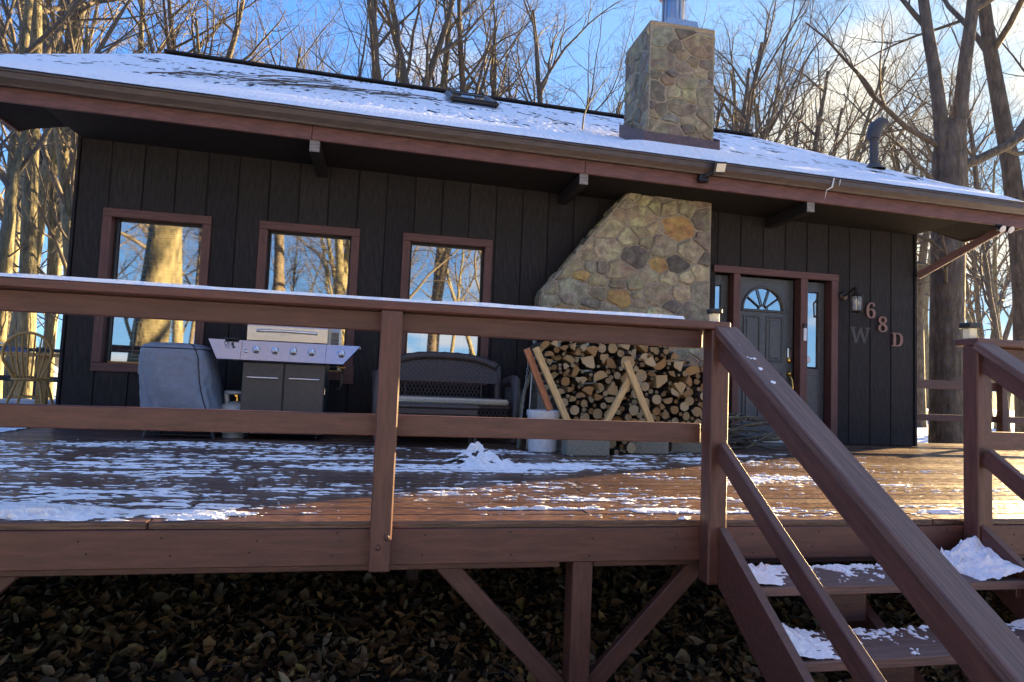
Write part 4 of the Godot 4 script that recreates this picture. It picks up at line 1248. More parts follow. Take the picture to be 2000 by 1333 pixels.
# ------------------------------------------------------------------ things on and around the deck
func gas_grill():
	var g := base("gas_grill", Vector3(-0.88, 0, -3.62))
	tag(g, "stainless gas grill with dark cabinet doors and side shelves", "grill")
	# cabinet and doors
	bx("cabinet", Vector3(-0.36, 0.1, -0.24), Vector3(0.36, 0.7, 0.23), M.enamel, g, 0.006)
	for s in [-1.0, 1.0]:
		var d := bx("door", Vector3(0.005 if s > 0 else -0.358, 0.105, 0.231), Vector3(0.358 if s > 0 else -0.005, 0.695, 0.256), M.enamel, g, 0.005)
		var hb := MB.new()
		var o := 0.0
		hb.tube([Vector3(-0.13, 0.16, 0.012), Vector3(-0.13, 0.16, 0.04), Vector3(0.13, 0.158, 0.04), Vector3(0.13, 0.158, 0.012)], [0.008, 0.009, 0.009, 0.008], 8)
		put_mb("handle", hb, M.chrome, d)
	# tray, casters
	bx("bottom_tray", Vector3(-0.365, 0.055, -0.24), Vector3(0.37, 0.098, 0.26), M.stainless, g, 0.004)
	for q in [[-0.31, 0.2], [0.31, 0.2], [-0.31, -0.2], [0.31, -0.2]]:
		var w := MB.new()
		w.lathe([Vector2(0, -0.012), Vector2(0.026, -0.012), Vector2(0.028, 0), Vector2(0.026, 0.012), Vector2(0, 0.012)], 14, Transform3D(Basis(Vector3.BACK, PI / 2), Vector3(q[0], 0.028, q[1])))
		put_mb("caster", w, M.black, g)
	# control fascia spanning both side shelves, tapering down, its face tipped up
	var b := MB.new()
	b.slab([Vector2(-0.57, -0.098), Vector2(0.52, -0.104), Vector2(0.665, 0.09), Vector2(-0.668, 0.095)], Vector3(0, 0, -0.03), Vector3.RIGHT, Vector3.UP, 0.03)
	var cp := put_mb("control_panel", b, M.stainless, g)
	cp.transform = Transform3D(Basis(Vector3.RIGHT, -0.42), Vector3(0, 0.805, 0.28))
	for x in [-0.375, 0.36]:
		bx("panel_seam", Vector3(x - 0.0015, -0.093, 0.0002), Vector3(x + 0.0015, 0.083, 0.0012), M.black, cp, 0.0)
	for k in [-0.245, -0.085, 0.075, 0.235, 0.5]:
		var kb := MB.new()
		kb.lathe([Vector2(0.036, 0), Vector2(0.036, 0.006), Vector2(0.026, 0.009), Vector2(0.024, 0.03), Vector2(0.02, 0.036), Vector2(0, 0.037)], 18, Transform3D(Basis(Vector3.RIGHT, PI / 2), Vector3(k, -0.005 * k, 0.0005)))
		kb.box(Vector3(k, 0.003, 0.037), Vector3(0.009, 0.045, 0.014), 0.003)
		put_mb("knob", kb, M.chrome, cp)
	var ig := MB.new()
	ig.lathe([Vector2(0.016, 0), Vector2(0.014, 0.012), Vector2(0, 0.016)], 12, Transform3D(Basis(Vector3.RIGHT, PI / 2), Vector3(-0.335, -0.015, 0.0005)))
	put_mb("igniter", ig, M.chrome, cp)
	bx("side_shelf", Vector3(-0.668, 0.862, -0.22), Vector3(-0.37, 0.89, 0.2), M.stainless, g, 0.004)
	bx("side_shelf", Vector3(0.37, 0.858, -0.22), Vector3(0.665, 0.888, 0.2), M.stainless, g, 0.004)
	bx("firebox", Vector3(-0.355, 0.701, -0.23), Vector3(0.355, 0.9, 0.2), M.enamel, g, 0.004)
	# hood: a rolled lid with a bar handle
	b = MB.new()
	var prof := [Vector2(0.2, 0.901), Vector2(0.205, 1.03), Vector2(0.17, 1.12), Vector2(0.08, 1.17), Vector2(-0.1, 1.175), Vector2(-0.2, 1.1), Vector2(-0.22, 0.901)]
	b.slab(prof, Vector3(-0.35, 0, 0), Vector3.BACK, Vector3.UP, -0.71)
	put_mb("hood", b, M.stainless, g)
	b = MB.new()
	b.tube([Vector3(-0.26, 0.985, 0.205), Vector3(-0.26, 0.988, 0.25), Vector3(0, 0.99, 0.255), Vector3(0.26, 0.985, 0.25), Vector3(0.26, 0.982, 0.205)], [0.011, 0.013, 0.013, 0.013, 0.011], 10)
	put_mb("hood_handle", b, M.chrome, g)
	# wire hooks and a lighter hanging off the left shelf
	b = MB.new()
	b.tube([Vector3(-0.53, 0.9, 0.27), Vector3(-0.5, 0.91, 0.295), Vector3(-0.49, 0.86, 0.3), Vector3(-0.5, 0.83, 0.298), Vector3(-0.52, 0.86, 0.3), Vector3(-0.5, 0.9, 0.29)], [0.003, 0.003, 0.003, 0.003, 0.003, 0.003], 5)
	b.box(Vector3(-0.47, 0.902, 0.26), Vector3(0.12, 0.014, 0.03), 0.005)
	b.box(Vector3(-0.45, 0.85, 0.292), Vector3(0.022, 0.03, 0.008), 0.003)
	put_mb("utensil_hook", b, M.black, g)
	bx("door_clip", Vector3(0.361, 0.42, 0.2), Vector3(0.37, 0.48, 0.24), M.chrome, g, 0.002)

func covered_smoker():
	var s := base("covered_smoker", Vector3(-1.79, 0, -3.55))
	tag(s, "smoker under a wrinkled grey fabric cover beside the grill", "smoker")
	# the cover: rings lofted upwards, with folds
	var b := MB.new()
	var levels := [[0.1, -0.245, 0.44, 0.3], [0.26, -0.275, 0.36, 0.3], [0.42, -0.3, 0.315, 0.29], [0.58, -0.325, 0.285, 0.28], [0.7, -0.335, 0.265, 0.27], [0.775, -0.335, 0.235, 0.26], [0.815, -0.315, 0.2, 0.235], [0.838, -0.25, 0.14, 0.18], [0.845, -0.1, 0.0, 0.08]]
	var rows := []
	var nlev := 36
	for j in nlev + 1:
		var t := float(j) / nlev * (levels.size() - 1)
		var i := mini(int(t), levels.size() - 2)
		var u := t - i
		var L := []
		for k in 4: L.append(lerpf(levels[i][k], levels[i + 1][k], u))
		var ring := []
		for k in 65:
			var a := TAU * (k % 64) / 64.0
			var ca := signf(cos(a)) * pow(absf(cos(a)), 0.55)
			var sa := signf(sin(a)) * pow(absf(sin(a)), 0.55)
			var cx: float = (L[1] + L[2]) / 2.0
			var hw: float = (L[2] - L[1]) / 2.0
			var hang := clampf((0.8 - L[0]) * 1.6, 0.0, 1.0)
			var fold := 0.016 * hang * sin(a * 6.0 + 2.2 * sin(L[0] * 5.0 + a)) + 0.007 * hang * sin(a * 15.0 - L[0] * 9.0)
			var pucker := nz.get_noise_2d(a * 130.0 + L[0] * 260.0, L[0] * 420.0 - a * 60.0)
			fold += 0.02 * (absf(pucker) - 0.15) * clampf((0.83 - L[0]) * 8.0, 0.0, 1.0)
			ring.append(Vector3(cx + ca * (hw + fold), L[0] + 0.3 * fold, sa * (L[3] + fold) - 0.02))
		rows.append(ring)
	b.sheet(rows)
	put_mb("cover", b, M.cover_cloth, s)
	# dark piping: round the shoulder and down the front corner
	for which in 2:
		var pts := []
		var rad := []
		if which == 0:
			for k in 65:
				pts.append(rows[24][k] * Vector3(1.004, 1, 1.004)); rad.append(0.0055)
		else:
			for j in range(0, 33):
				pts.append(rows[j][10] + Vector3(0.002, 0, 0.003)); rad.append(0.0055)
		var pb := MB.new()
		pb.tube(pts, rad, 5)
		put_mb("piping", pb, M.black, s)
	for q in [[-0.2, 0.22], [0.34, 0.22], [-0.2, -0.2], [0.34, -0.2]]:
		pole("leg", [Vector3(q[0] * 1.05, 0.0, q[1] * 1.02), Vector3(q[0] * 0.9, 0.14, q[1] * 0.9)], 0.016, 8, M.black_metal, s)
	var w := MB.new()
	w.tube([Vector3(-0.2, 0.03, 0.22), Vector3(0.34, 0.03, 0.22)], [0.01, 0.01], 6)
	put_mb("axle", w, M.black_metal, s)

func propane_tank():
	var t := base("propane_tank", Vector3(-1.31, 0, -3.58))
	tag(t, "white propane tank standing between smoker and grill", "tank")
	var b := MB.new()
	b.lathe([Vector2(0.11, 0.0), Vector2(0.11, 0.03), Vector2(0.135, 0.05), Vector2(0.15, 0.1), Vector2(0.15, 0.24), Vector2(0.135, 0.29), Vector2(0.09, 0.32), Vector2(0.0, 0.335)], 28)
	put_mb("body", b, M.tank_white, t)
	b = MB.new()
	for k in 3:
		var a := TAU * k / 3 + 0.5
		b.tube([Vector3(cos(a) * 0.085, 0.3, sin(a) * 0.085), Vector3(cos(a) * 0.1, 0.4, sin(a) * 0.1)], [0.022, 0.022], 6)
	var ring := []
	var rr := []
	for k in 25:
		ring.append(Vector3(cos(TAU * k / 24) * 0.1, 0.41, sin(TAU * k / 24) * 0.1)); rr.append(0.018)
	b.tube(ring, rr, 6)
	put_mb("collar", b, M.tank_white, t)
	b = MB.new()
	b.tube([Vector3(0, 0.33, 0), Vector3(0, 0.39, 0)], [0.02, 0.016], 8)
	b.tube([Vector3(0, 0.385, 0), Vector3(0, 0.385, 0.06)], [0.014, 0.014], 8)
	put_mb("valve", b, M.brass, t)

# basketwork: a sheet of little over-and-under bumps
func woven(g: Callable, nu: int, nv: int, amp: float) -> MB:
	var b := MB.new()
	var rows := []
	for j in nv * 4 + 1:
		var row := []
		for i in nu * 4 + 1:
			var u := float(i) / (nu * 4)
			var v := float(j) / (nv * 4)
			var k := sin(PI * i / 4.0) * sin(PI * j / 4.0) * (1.0 if (i / 4 + j / 4) % 2 == 0 else -1.0)
			row.append(g.call(u, v, amp * absf(k) * (1.0 if (i / 4 + j / 4) % 2 == 0 else 0.35)))
		rows.append(row)
	b.sheet(rows)
	return b

func lattice(p: Vector3, ux: Vector3, uy: Vector3, w: float, h: float, step: float, r: float) -> MB:
	var b := MB.new()
	var x := -h
	while x < w:
		for s in [0, 1]:
			var a := Vector2(x, 0)
			var e := Vector2(x + h * 0.55, h)
			if s == 1:
				a = Vector2(x + h * 0.55, 0); e = Vector2(x, h)
			# clip to the frame
			var d := e - a
			var t0 := 0.0
			var t1 := 1.0
			if d.x > 0:
				t0 = maxf(t0, (0.0 - a.x) / d.x); t1 = minf(t1, (w - a.x) / d.x)
			else:
				t0 = maxf(t0, (w - a.x) / d.x); t1 = minf(t1, (0.0 - a.x) / d.x)
			if t1 - t0 > 0.02:
				var q0 := a + d * t0
				var q1 := a + d * t1
				b.tube([p + ux * q0.x + uy * q0.y, p + ux * q1.x + uy * q1.y], [r, r], 4, false)
		x += step
	return b

func wicker_sofa():
	var s := base("wicker_sofa", Vector3(0.64, 0, -3.72))
	tag(s, "dark brown wicker loveseat with a thin striped cushion", "sofa")
	var hw := 0.56
	# arched back
	var back := func(u: float, v: float, h: float) -> Vector3:
		var x := lerpf(-hw, hw, u)
		var top := 0.86 - 0.1 * pow(absf(u - 0.5) * 2.0, 3.0)
		return Vector3(x, lerpf(0.58, top, v), -0.26 - 0.05 * v + 0.1 * pow(absf(u - 0.5) * 2.0, 4.0) + h)
	put_mb("backrest", woven(back, 44, 10, 0.009), M.wicker, s)
	put_mb("back_lattice", lattice(Vector3(-hw + 0.02, 0.4, -0.25), Vector3.RIGHT, Vector3.UP, 0.92, 0.18, 0.04, 0.006), M.wicker, s)
	for x in [0.4, -0.4]: pole("back_upright", [Vector3(x, 0.38, -0.24), Vector3(x, 0.6, -0.26)], 0.011, 6, M.wicker, s)
	var pts := []
	var rad := []
	for k in 25:
		var u := k / 24.0
		pts.append(back.call(u, 1.0, 0.0)); rad.append(0.042 + 0.004 * sin(k * 2.2))
	var b := MB.new()
	b.tube(pts, rad, 10)
	for sd in [-1.0, 1.0]:
		var q := []
		var r2 := []
		for k in 16:
			var t := k / 15.0
			q.append(Vector3(sd * (hw + 0.01), lerpf(0.77, 0.4, t), -0.2 - 0.06 * (1 - t))); r2.append(0.038 + 0.004 * sin(k * 2.4))
		b.tube(q, r2, 8)
	put_mb("back_frame", b, M.wicker, s)
	# rolled arms coming forward and down
	for sd in [-1.0, 1.0]:
		var ap := []
		var ar := []
		for k in 30:
			var t := k / 29.0
			var y := 0.6 + 0.03 * sin(t * PI)
			var z := lerpf(-0.2, 0.3, t)
			var rr := 0.05
			if t > 0.7:
				var w := (t - 0.7) / 0.3
				y = lerpf(0.6, 0.02, w); z = 0.15 + 0.15 * (1.0 - pow(1.0 - minf(1.0, w * 2.0), 2.0)); rr = 0.05 - 0.01 * w
			ap.append(Vector3(sd * (0.66 + 0.03 * sin(t * PI)), y, z)); ar.append(rr + 0.004 * sin(k * 2.6))
		b = MB.new()
		b.tube(ap, ar, 10)
		put_mb("armrest", b, M.wicker, s)
		put_mb("side_panel", lattice(Vector3(sd * 0.66, 0.1, -0.24), Vector3.BACK, Vector3.UP, 0.45, 0.46, 0.04, 0.006), M.wicker, s)
	# seat, apron, cushion
	bx("seat_deck", Vector3(-0.62, 0.33, -0.27), Vector3(0.62, 0.37, 0.27), M.wicker, s, 0.012)
	put_mb("apron", lattice(Vector3(-0.6, 0.12, 0.26), Vector3.RIGHT, Vector3.UP, 1.2, 0.21, 0.04, 0.006), M.wicker, s)
	pole("stretcher", [Vector3(-0.64, 0.12, 0.26), Vector3(0.64, 0.12, 0.26)], 0.016, 8, M.wicker, s)
	for q in [[-0.62, -0.24], [0.62, -0.24]]: pole("leg", [Vector3(q[0], 0, q[1]), Vector3(q[0], 0.34, q[1])], 0.022, 8, M.wicker, s)
	var c := bx("cushion", Vector3(-0.6, 0.371, -0.22), Vector3(0.6, 0.43, 0.29), M.cream_cloth, s, 0.016)
	var st := box_mesh(Vector3(0.014, 0.003, 0.46), 0.0, M.stripe_dark)
	for k in 38:
		put("stripe", st, c, Transform3D(Basis.IDENTITY, Vector3(-0.575 + k * 0.031, 0.03, 0)))

func coffee_table():
	var t := base("coffee_table", Vector3(0.45, 0, -3.22))
	tag(t, "low dark wicker coffee table in front of the loveseat", "table")
	bx("tabletop", Vector3(-0.46, 0.345, -0.2), Vector3(0.44, 0.375, 0.22), M.wicker, t, 0.012)
	bx("rim", Vector3(-0.45, 0.29, 0.19), Vector3(0.425, 0.343, 0.21), M.wicker, t, 0.006)
	put_mb("apron", lattice(Vector3(-0.43, 0.17, 0.2), Vector3.RIGHT, Vector3.UP, 0.84, 0.12, 0.035, 0.006), M.wicker, t)
	pole("stretcher", [Vector3(-0.43, 0.165, 0.2), Vector3(0.42, 0.165, 0.2)], 0.01, 6, M.wicker, t)
	for q in [[-0.43, 0.19], [0.41, 0.19], [-0.43, -0.17], [0.41, -0.17]]:
		pole("leg", [Vector3(q[0], 0, q[1]), Vector3(q[0], 0.344, q[1])], 0.018, 8, M.wicker, t)

func bucket():
	var k := base("bucket", Vector3(1.44, 0, -2.82))
	tag(k, "white plastic bucket with a wire handle beside the firewood", "bucket")
	var b := MB.new()
	b.lathe([Vector2(0.0, 0.002), Vector2(0.125, 0.002), Vector2(0.128, 0.01), Vector2(0.142, 0.27), Vector2(0.15, 0.272), Vector2(0.15, 0.285), Vector2(0.144, 0.288), Vector2(0.145, 0.315), Vector2(0.152, 0.317), Vector2(0.153, 0.365), Vector2(0.146, 0.37), Vector2(0.14, 0.365), Vector2(0.125, 0.02), Vector2(0, 0.015)], 36)
	put_mb("body", b, M.bucket_white, k)
	b = MB.new()
	var pts := []
	var rad := []
	for i in 17:
		var a := PI * i / 16.0
		pts.append(Vector3(cos(a) * 0.158, 0.33 - sin(a) * 0.12, 0.02 + sin(a) * 0.155)); rad.append(0.0025)
	b.tube(pts, rad, 5)
	put_mb("handle", b, M.galvanised, k)

func firewood():
	# cinder blocks carrying the stack
	var n := 0
	var spots := [[1.775, -2.62, "mossy grey cinder block under the stack beside the bucket"], [2.44, -2.86, "grey cinder block under the middle of the firewood stack"], [2.93, -3.02, "grey cinder block under the stack end by the door"]]
	for q in spots:
		var o := base("cinder_block", Vector3(q[0], 0, q[1]))
		tag(o, q[2], "block", "cinder blocks under the firewood")
		put("shell", box_mesh(Vector3(0.385, 0.19, 0.19), 0.006, M.concrete), o, Transform3D(Basis.IDENTITY, Vector3(0, 0.0955, 0)))
		for x in [-0.09, 0.09]: put("core_hole", box_mesh(Vector3(0.12, 0.004, 0.1), 0.0, M.hole), o, Transform3D(Basis.IDENTITY, Vector3(x, 0.1915, 0)))
	# shared shapes: round billets and split ones
	rng.seed = 4242
	var shapes := []
	for k in 16:
		var m := ArrayMesh.new()
		var bark := MB.new()
		var face := MB.new()
		var ring := []
		var split := k >= 7
		var parts := 11
		if split:
			var kind := k % 3
			var span: float = [PI, PI * 0.55, PI * 0.42][kind]
			for i in 8:
				var a := -span / 2.0 + span * i / 7.0 + PI / 2.0
				ring.append(Vector2(cos(a), sin(a)) * rng.randf_range(0.9, 1.05))
			if kind != 0: ring.append(Vector2(rng.randf_range(-0.15, 0.15), rng.randf_range(-0.25, 0.1)))
			var ce := Vector2.ZERO
			for p in ring: ce += p / ring.size()
			for i in ring.size(): ring[i] = (ring[i] - ce) * ([1.25, 1.45, 1.55][kind])
		else:
			for i in parts:
				var a := TAU * i / parts
				ring.append(Vector2(cos(a), sin(a)) * rng.randf_range(0.92, 1.06))
		var front := []
		var rear := []
		for p in ring:
			front.append(Vector3(p.x, p.y, 0.0 + p.x * rng.randf_range(-0.02, 0.02))); rear.append(Vector3(p.x * 1.04, p.y * 1.04, -1.0))
		face.fan(front, Vector3.BACK)
		bark.fan(rear, Vector3.FORWARD)
		for i in ring.size():
			var j := (i + 1) % ring.size()
			var cut: bool = split and (i >= 7)
			var w := Vector3((ring[i] + ring[j]).x, (ring[i] + ring[j]).y, 0)
			(face if cut else bark).quad(front[i], front[j], rear[j], rear[i], w)
		bark.add_to(m, M.log_bark)
		face.add_to(m, M[["log_end", "log_end_b", "log_end_c"][(k + k / 3) % 3]])
		shapes.append(m)
	# pack the front of the stack: large pieces first
	var put_at := []
	var left := func(y: float) -> float: return lerpf(1.66, 1.29, clampf((y - 0.2) / 0.78, 0, 1))
	var top := func(x: float) -> float: return 1.08 - 0.28 * smoothstep(2.45, 3.0, x) + 0.05 * sin(x * 9.0)
	for t in 16000:
		var r := 0.058
		if t < 300: r = rng.randf_range(0.055, 0.075)
		elif t < 3000: r = rng.randf_range(0.034, 0.05)
		elif t < 8000: r = rng.randf_range(0.022, 0.034)
		else: r = rng.randf_range(0.013, 0.022)
		var p := Vector2(rng.randf_range(1.28, 3.1), rng.randf_range(0.005, 1.1))
		# thick split wood sits high and to the right, thin rounds low and to the left
		if t < 300 and (p.y < 0.52 or p.x < 1.72): continue
		if p.y < 0.2 and (p.x < 2.0 or p.x > 2.23 or p.y < r): continue
		if p.y >= 0.2 and (p.y < 0.205 + r * 0.9 or p.x < left.call(p.y) + r * 0.6 or p.y > top.call(p.x) - r): continue
		var ok := true
		for q in put_at:
			if p.distance_to(Vector2(q.x, q.y)) < (r + q.z) * 0.97:
				ok = false; break
		if ok:
			put_at.append(Vector3(p.x, p.y, r))
			if put_at.size() >= 296: break
	for q in put_at:
		var big: bool = q.z > 0.03
		var splitting: bool = big and q.y > 0.45 and rng.randf() < 0.72
		var k := (7 + rng.randi() % 9) if splitting else rng.randi() % 7
		var o := MeshInstance3D.new()
		o.mesh = shapes[k]
		o.name = numbered("firewood_log"); add_child(o)
		var dir := Basis.from_euler(Vector3(rng.randf_range(-0.06, 0.06), rng.randf_range(-0.14, 0.14), 0))
		var spin := Basis(Vector3.BACK, rng.randf() * TAU)
		o.transform = Transform3D(dir * spin * Basis.from_scale(Vector3(q.z, q.z, rng.randf_range(0.38, 0.45))), Vector3(q.x, q.y, -2.62 + rng.randf_range(-0.07, 0.04) - 0.11 * (q.x - 1.6) / 1.3))
		var zone: String = ("low" if q.y < 0.4 else ("midway up" if q.y < 0.7 else "high")) + " in the stack " + ("by the bucket" if q.x < 1.9 else ("around the crossed lumber" if q.x < 2.42 else "near the door"))
		if q.y < 0.2: zone = "on the deck between the cinder blocks"
		var kind_word := "split firewood log " if splitting else ("round firewood log " if big else "thin kindling stick ")
		tag(o, kind_word + zone, "log", "stacked firewood")
	# lengths of lumber that brace the rack
	var lum := [
		["lumber_brace", Vector3(1.2, 0.9, -2.56), Vector3(1.43, 0.38, -2.56), M.red_pine, "reddish length of lumber leaning above the white bucket"],
		["lumber_brace", Vector3(1.265, 0.91, -2.5), Vector3(1.62, 0.195, -2.5), M.pine, "long pale lumber leaning along the firewood stack end"],
		["lumber_brace", Vector3(2.065, 0.83, -2.46), Vector3(2.36, 0.2, -2.46), M.pine, "pale lumber leaning over the stack, crossed by a short one"],
		["lumber_brace", Vector3(2.12, 0.68, -2.5), Vector3(1.87, 0.2, -2.5), M.pine, "short pale lumber propped under the crossing piece"]]
	for q in lum:
		var o := beam(q[0], q[1], q[2], 0.04, 0.055, q[3], null, Vector3.RIGHT, 0.003)
		tag(o, q[4], "lumber", "lumber bracing the firewood")
	var rk := base("stack_rail", Vector3(1.62, 0.19, -2.7))
	tag(rk, "pale lumber rail lying on the blocks under the firewood", "lumber")
	put("board", box_mesh(Vector3(1.45, 0.012, 0.08), 0.003, M.pine), rk, Transform3D(Basis.IDENTITY, Vector3(0.72, 0.008, -0.22)))

func tools():
	var t := pole("snow_stake", [Vector3(1.385, 1.05, -3.05), Vector3(1.365, 0.5, -3.04), Vector3(1.345, 0.0, -3.02)], 0.008, 8, M.galvanised)
	tag(t, "thin metal pole leaning between loveseat and firewood", "pole")
	var b := MB.new()
	for k in 26:
		var c := Vector3(lerpf(1.33, 1.25, k / 25.0), lerpf(0.86, 0.02, k / 25.0), -3.0)
		var ring := []
		var rr := []
		for i in 9:
			var a := TAU * i / 8
			ring.append(c + (Vector3(cos(a) * 0.008, sin(a) * 0.02, 0) if k % 2 == 0 else Vector3(0, sin(a) * 0.02, cos(a) * 0.008))); rr.append(0.003)
		b.tube(ring, rr, 4, false)
	tag(put_mb("chain", b, M.galvanised), "pale chain hanging beside the thin metal pole", "chain")
	var st := pole("bent_stick", [Vector3(1.38, 0.74, -3.1), Vector3(1.35, 0.62, -3.09), Vector3(1.31, 0.52, -3.08), Vector3(1.29, 0.35, -3.07), Vector3(1.29, 0.0, -3.06)], [0.012, 0.018, 0.02, 0.02, 0.02], 8, M.bark)
	tag(st, "bent bare stick standing behind the white bucket", "stick")
	# brushwood heaped at the foot of the chimney
	var p := base("brushwood_heap", Vector3(3.85, 0, -3.5))
	tag(p, "heap of bare twigs and roots beside the front door", "brushwood")
	rng.seed = 808
	for k in 34:
		var y := rng.randf_range(0.02, 0.34)
		var a := rng.randf_range(-0.45, 0.45)
		var l := rng.randf_range(0.25, 0.5) * (1.2 - y)
		var c := Vector3(rng.randf_range(-0.2, 0.12), y, rng.randf_range(-0.2, 0.2))
		var d := Vector3(cos(a), rng.randf_range(-0.12, 0.2), sin(a))
		var pts := []
		var rad := []
		var r := rng.randf_range(0.006, 0.02)
		for i in 5:
			var s := i / 4.0 - 0.5
			var q := c + d * l * s + Vector3(0, rng.randf_range(-0.02, 0.03), rng.randf_range(-0.02, 0.02))
			q.y = maxf(q.y, r)
			pts.append(q); rad.append(r * (1.0 - 0.5 * (s + 0.5)))
		pole("twig", pts, rad, 6, M.bark_dark if k % 4 else M.bark, p)
	pole("twig", [Vector3(0.1, 0.1, 0.1), Vector3(0.3, 0.12, 0.14), Vector3(0.42, 0.17, 0.16), Vector3(0.44, 0.26, 0.17)], [0.02, 0.025, 0.024, 0.014], 8, M.bark, p)
	pole("twig", [Vector3(-0.1, 0.02, 0.2), Vector3(0.1, 0.14, 0.22), Vector3(0.22, 0.2, 0.2)], [0.012, 0.01, 0.006], 6, M.bark, p)

func windsor_chair():
	var c := base("wooden_chair", Vector3(-4.78, 0, -7.3), 0.12)
	tag(c, "honey brown bow-back wooden chair on the side deck", "chair")
	var b := MB.new()
	b.lathe([Vector2(0, 0.36), Vector2(0.2, 0.36), Vector2(0.24, 0.375), Vector2(0.24, 0.395), Vector2(0.2, 0.4), Vector2(0, 0.395)], 24)
	put_mb("seat", b, M.oak, c)
	var arch := []
	var rad := []
	for k in 29:
		var t := k / 28.0
		var a := PI * 1.18 * (t - 0.5)
		arch.append(Vector3(sin(a) * 0.285 * (1.0 if absf(a) < 1.5 else 0.98), 0.72 + cos(a) * 0.3, 0.24)); rad.append(0.02)
	arch.push_front(Vector3(-0.15, 0.39, 0.16)); rad.append(0.014)
	arch.push_back(Vector3(0.15, 0.39, 0.16)); rad.append(0.014)
	b = MB.new()
	b.tube(arch, rad, 8)
	put_mb("bow", b, M.oak, c)
	for k in 7:
		var x := (k - 3) / 3.0
		var yt := 0.72 + 0.3 * sqrt(maxf(0.0, 1.0 - pow(x * 0.225 / 0.285, 2.0)))
		pole("spindle", [Vector3(x * 0.12, 0.39, 0.17), Vector3(x * 0.18, 0.62, 0.21), Vector3(x * 0.225, yt, 0.238)], [0.011, 0.013, 0.009], 6, M.oak, c)
	for q in [[-1, -1], [1, -1], [-1, 1], [1, 1]]:
		pole("leg", [Vector3(q[0] * 0.22, 0.0, q[1] * 0.2), Vector3(q[0] * 0.17, 0.2, q[1] * 0.16), Vector3(q[0] * 0.13, 0.37, q[1] * 0.12)], [0.015, 0.021, 0.015], 8, M.oak, c)
	for z in [-0.17, 0.17]: pole("stretcher", [Vector3(-0.185, 0.14, z), Vector3(0.185, 0.14, z)], 0.011, 6, M.oak, c)
	var t := base("patio_table", Vector3(-5.6, 0, -8.1))
	tag(t, "wooden plank table behind the bow-back chair", "table")
	for k in 5: beam("plank", Vector3(-1.5, 0.735, -0.4 + k * 0.2), Vector3(1.05, 0.735, -0.4 + k * 0.2), 0.19, 0.05, M.oak, t)
	for q in [[-1.3, -0.35], [0.75, -0.35], [-1.3, 0.35], [0.75, 0.35]]: beam("leg", Vector3(q[0], 0, q[1]), Vector3(q[0], 0.709, q[1]), 0.08, 0.14, M.oak, t, Vector3.RIGHT)
	var tp := base("folded_tarp", Vector3(-6.0, 0.761, -8.1))
	tag(tp, "dark blue folded tarp with snow lying on the table", "tarp")
	var g := []
	for j in 15:
		var row := []
		for i in 25:
			var u := i / 24.0
			var v := j / 14.0
			var ed := minf(minf(u, 1 - u) * 8.0, minf(v, 1 - v) * 6.0)
			row.append(Vector3((u - 0.5) * 1.4, clampf(ed, 0, 1) * (0.07 + 0.05 * nz.get_noise_2d(u * 300.0, v * 300.0)), (v - 0.5) * 0.7))
		g.append(row)
	b = MB.new()
	b.sheet(g)
	put_mb("sheet", b, M.tarp, tp)
	b = MB.new()
	var f := func(x: float, z: float) -> float: return nz.get_noise_2d(x * 90.0, z * 90.0) + 0.25 - 1.2 * (x * x * 1.2 + z * z * 5.0)
	var at := func(x: float, z: float, v: float) -> Vector3: return Vector3(x, 0.115 + minf(0.025, v * 0.05), z)
	iso(b, -0.6, 0.6, 60, -0.3, 0.3, 40, f, at)
	put_mb("snow_crust", b, M.snow, tp)

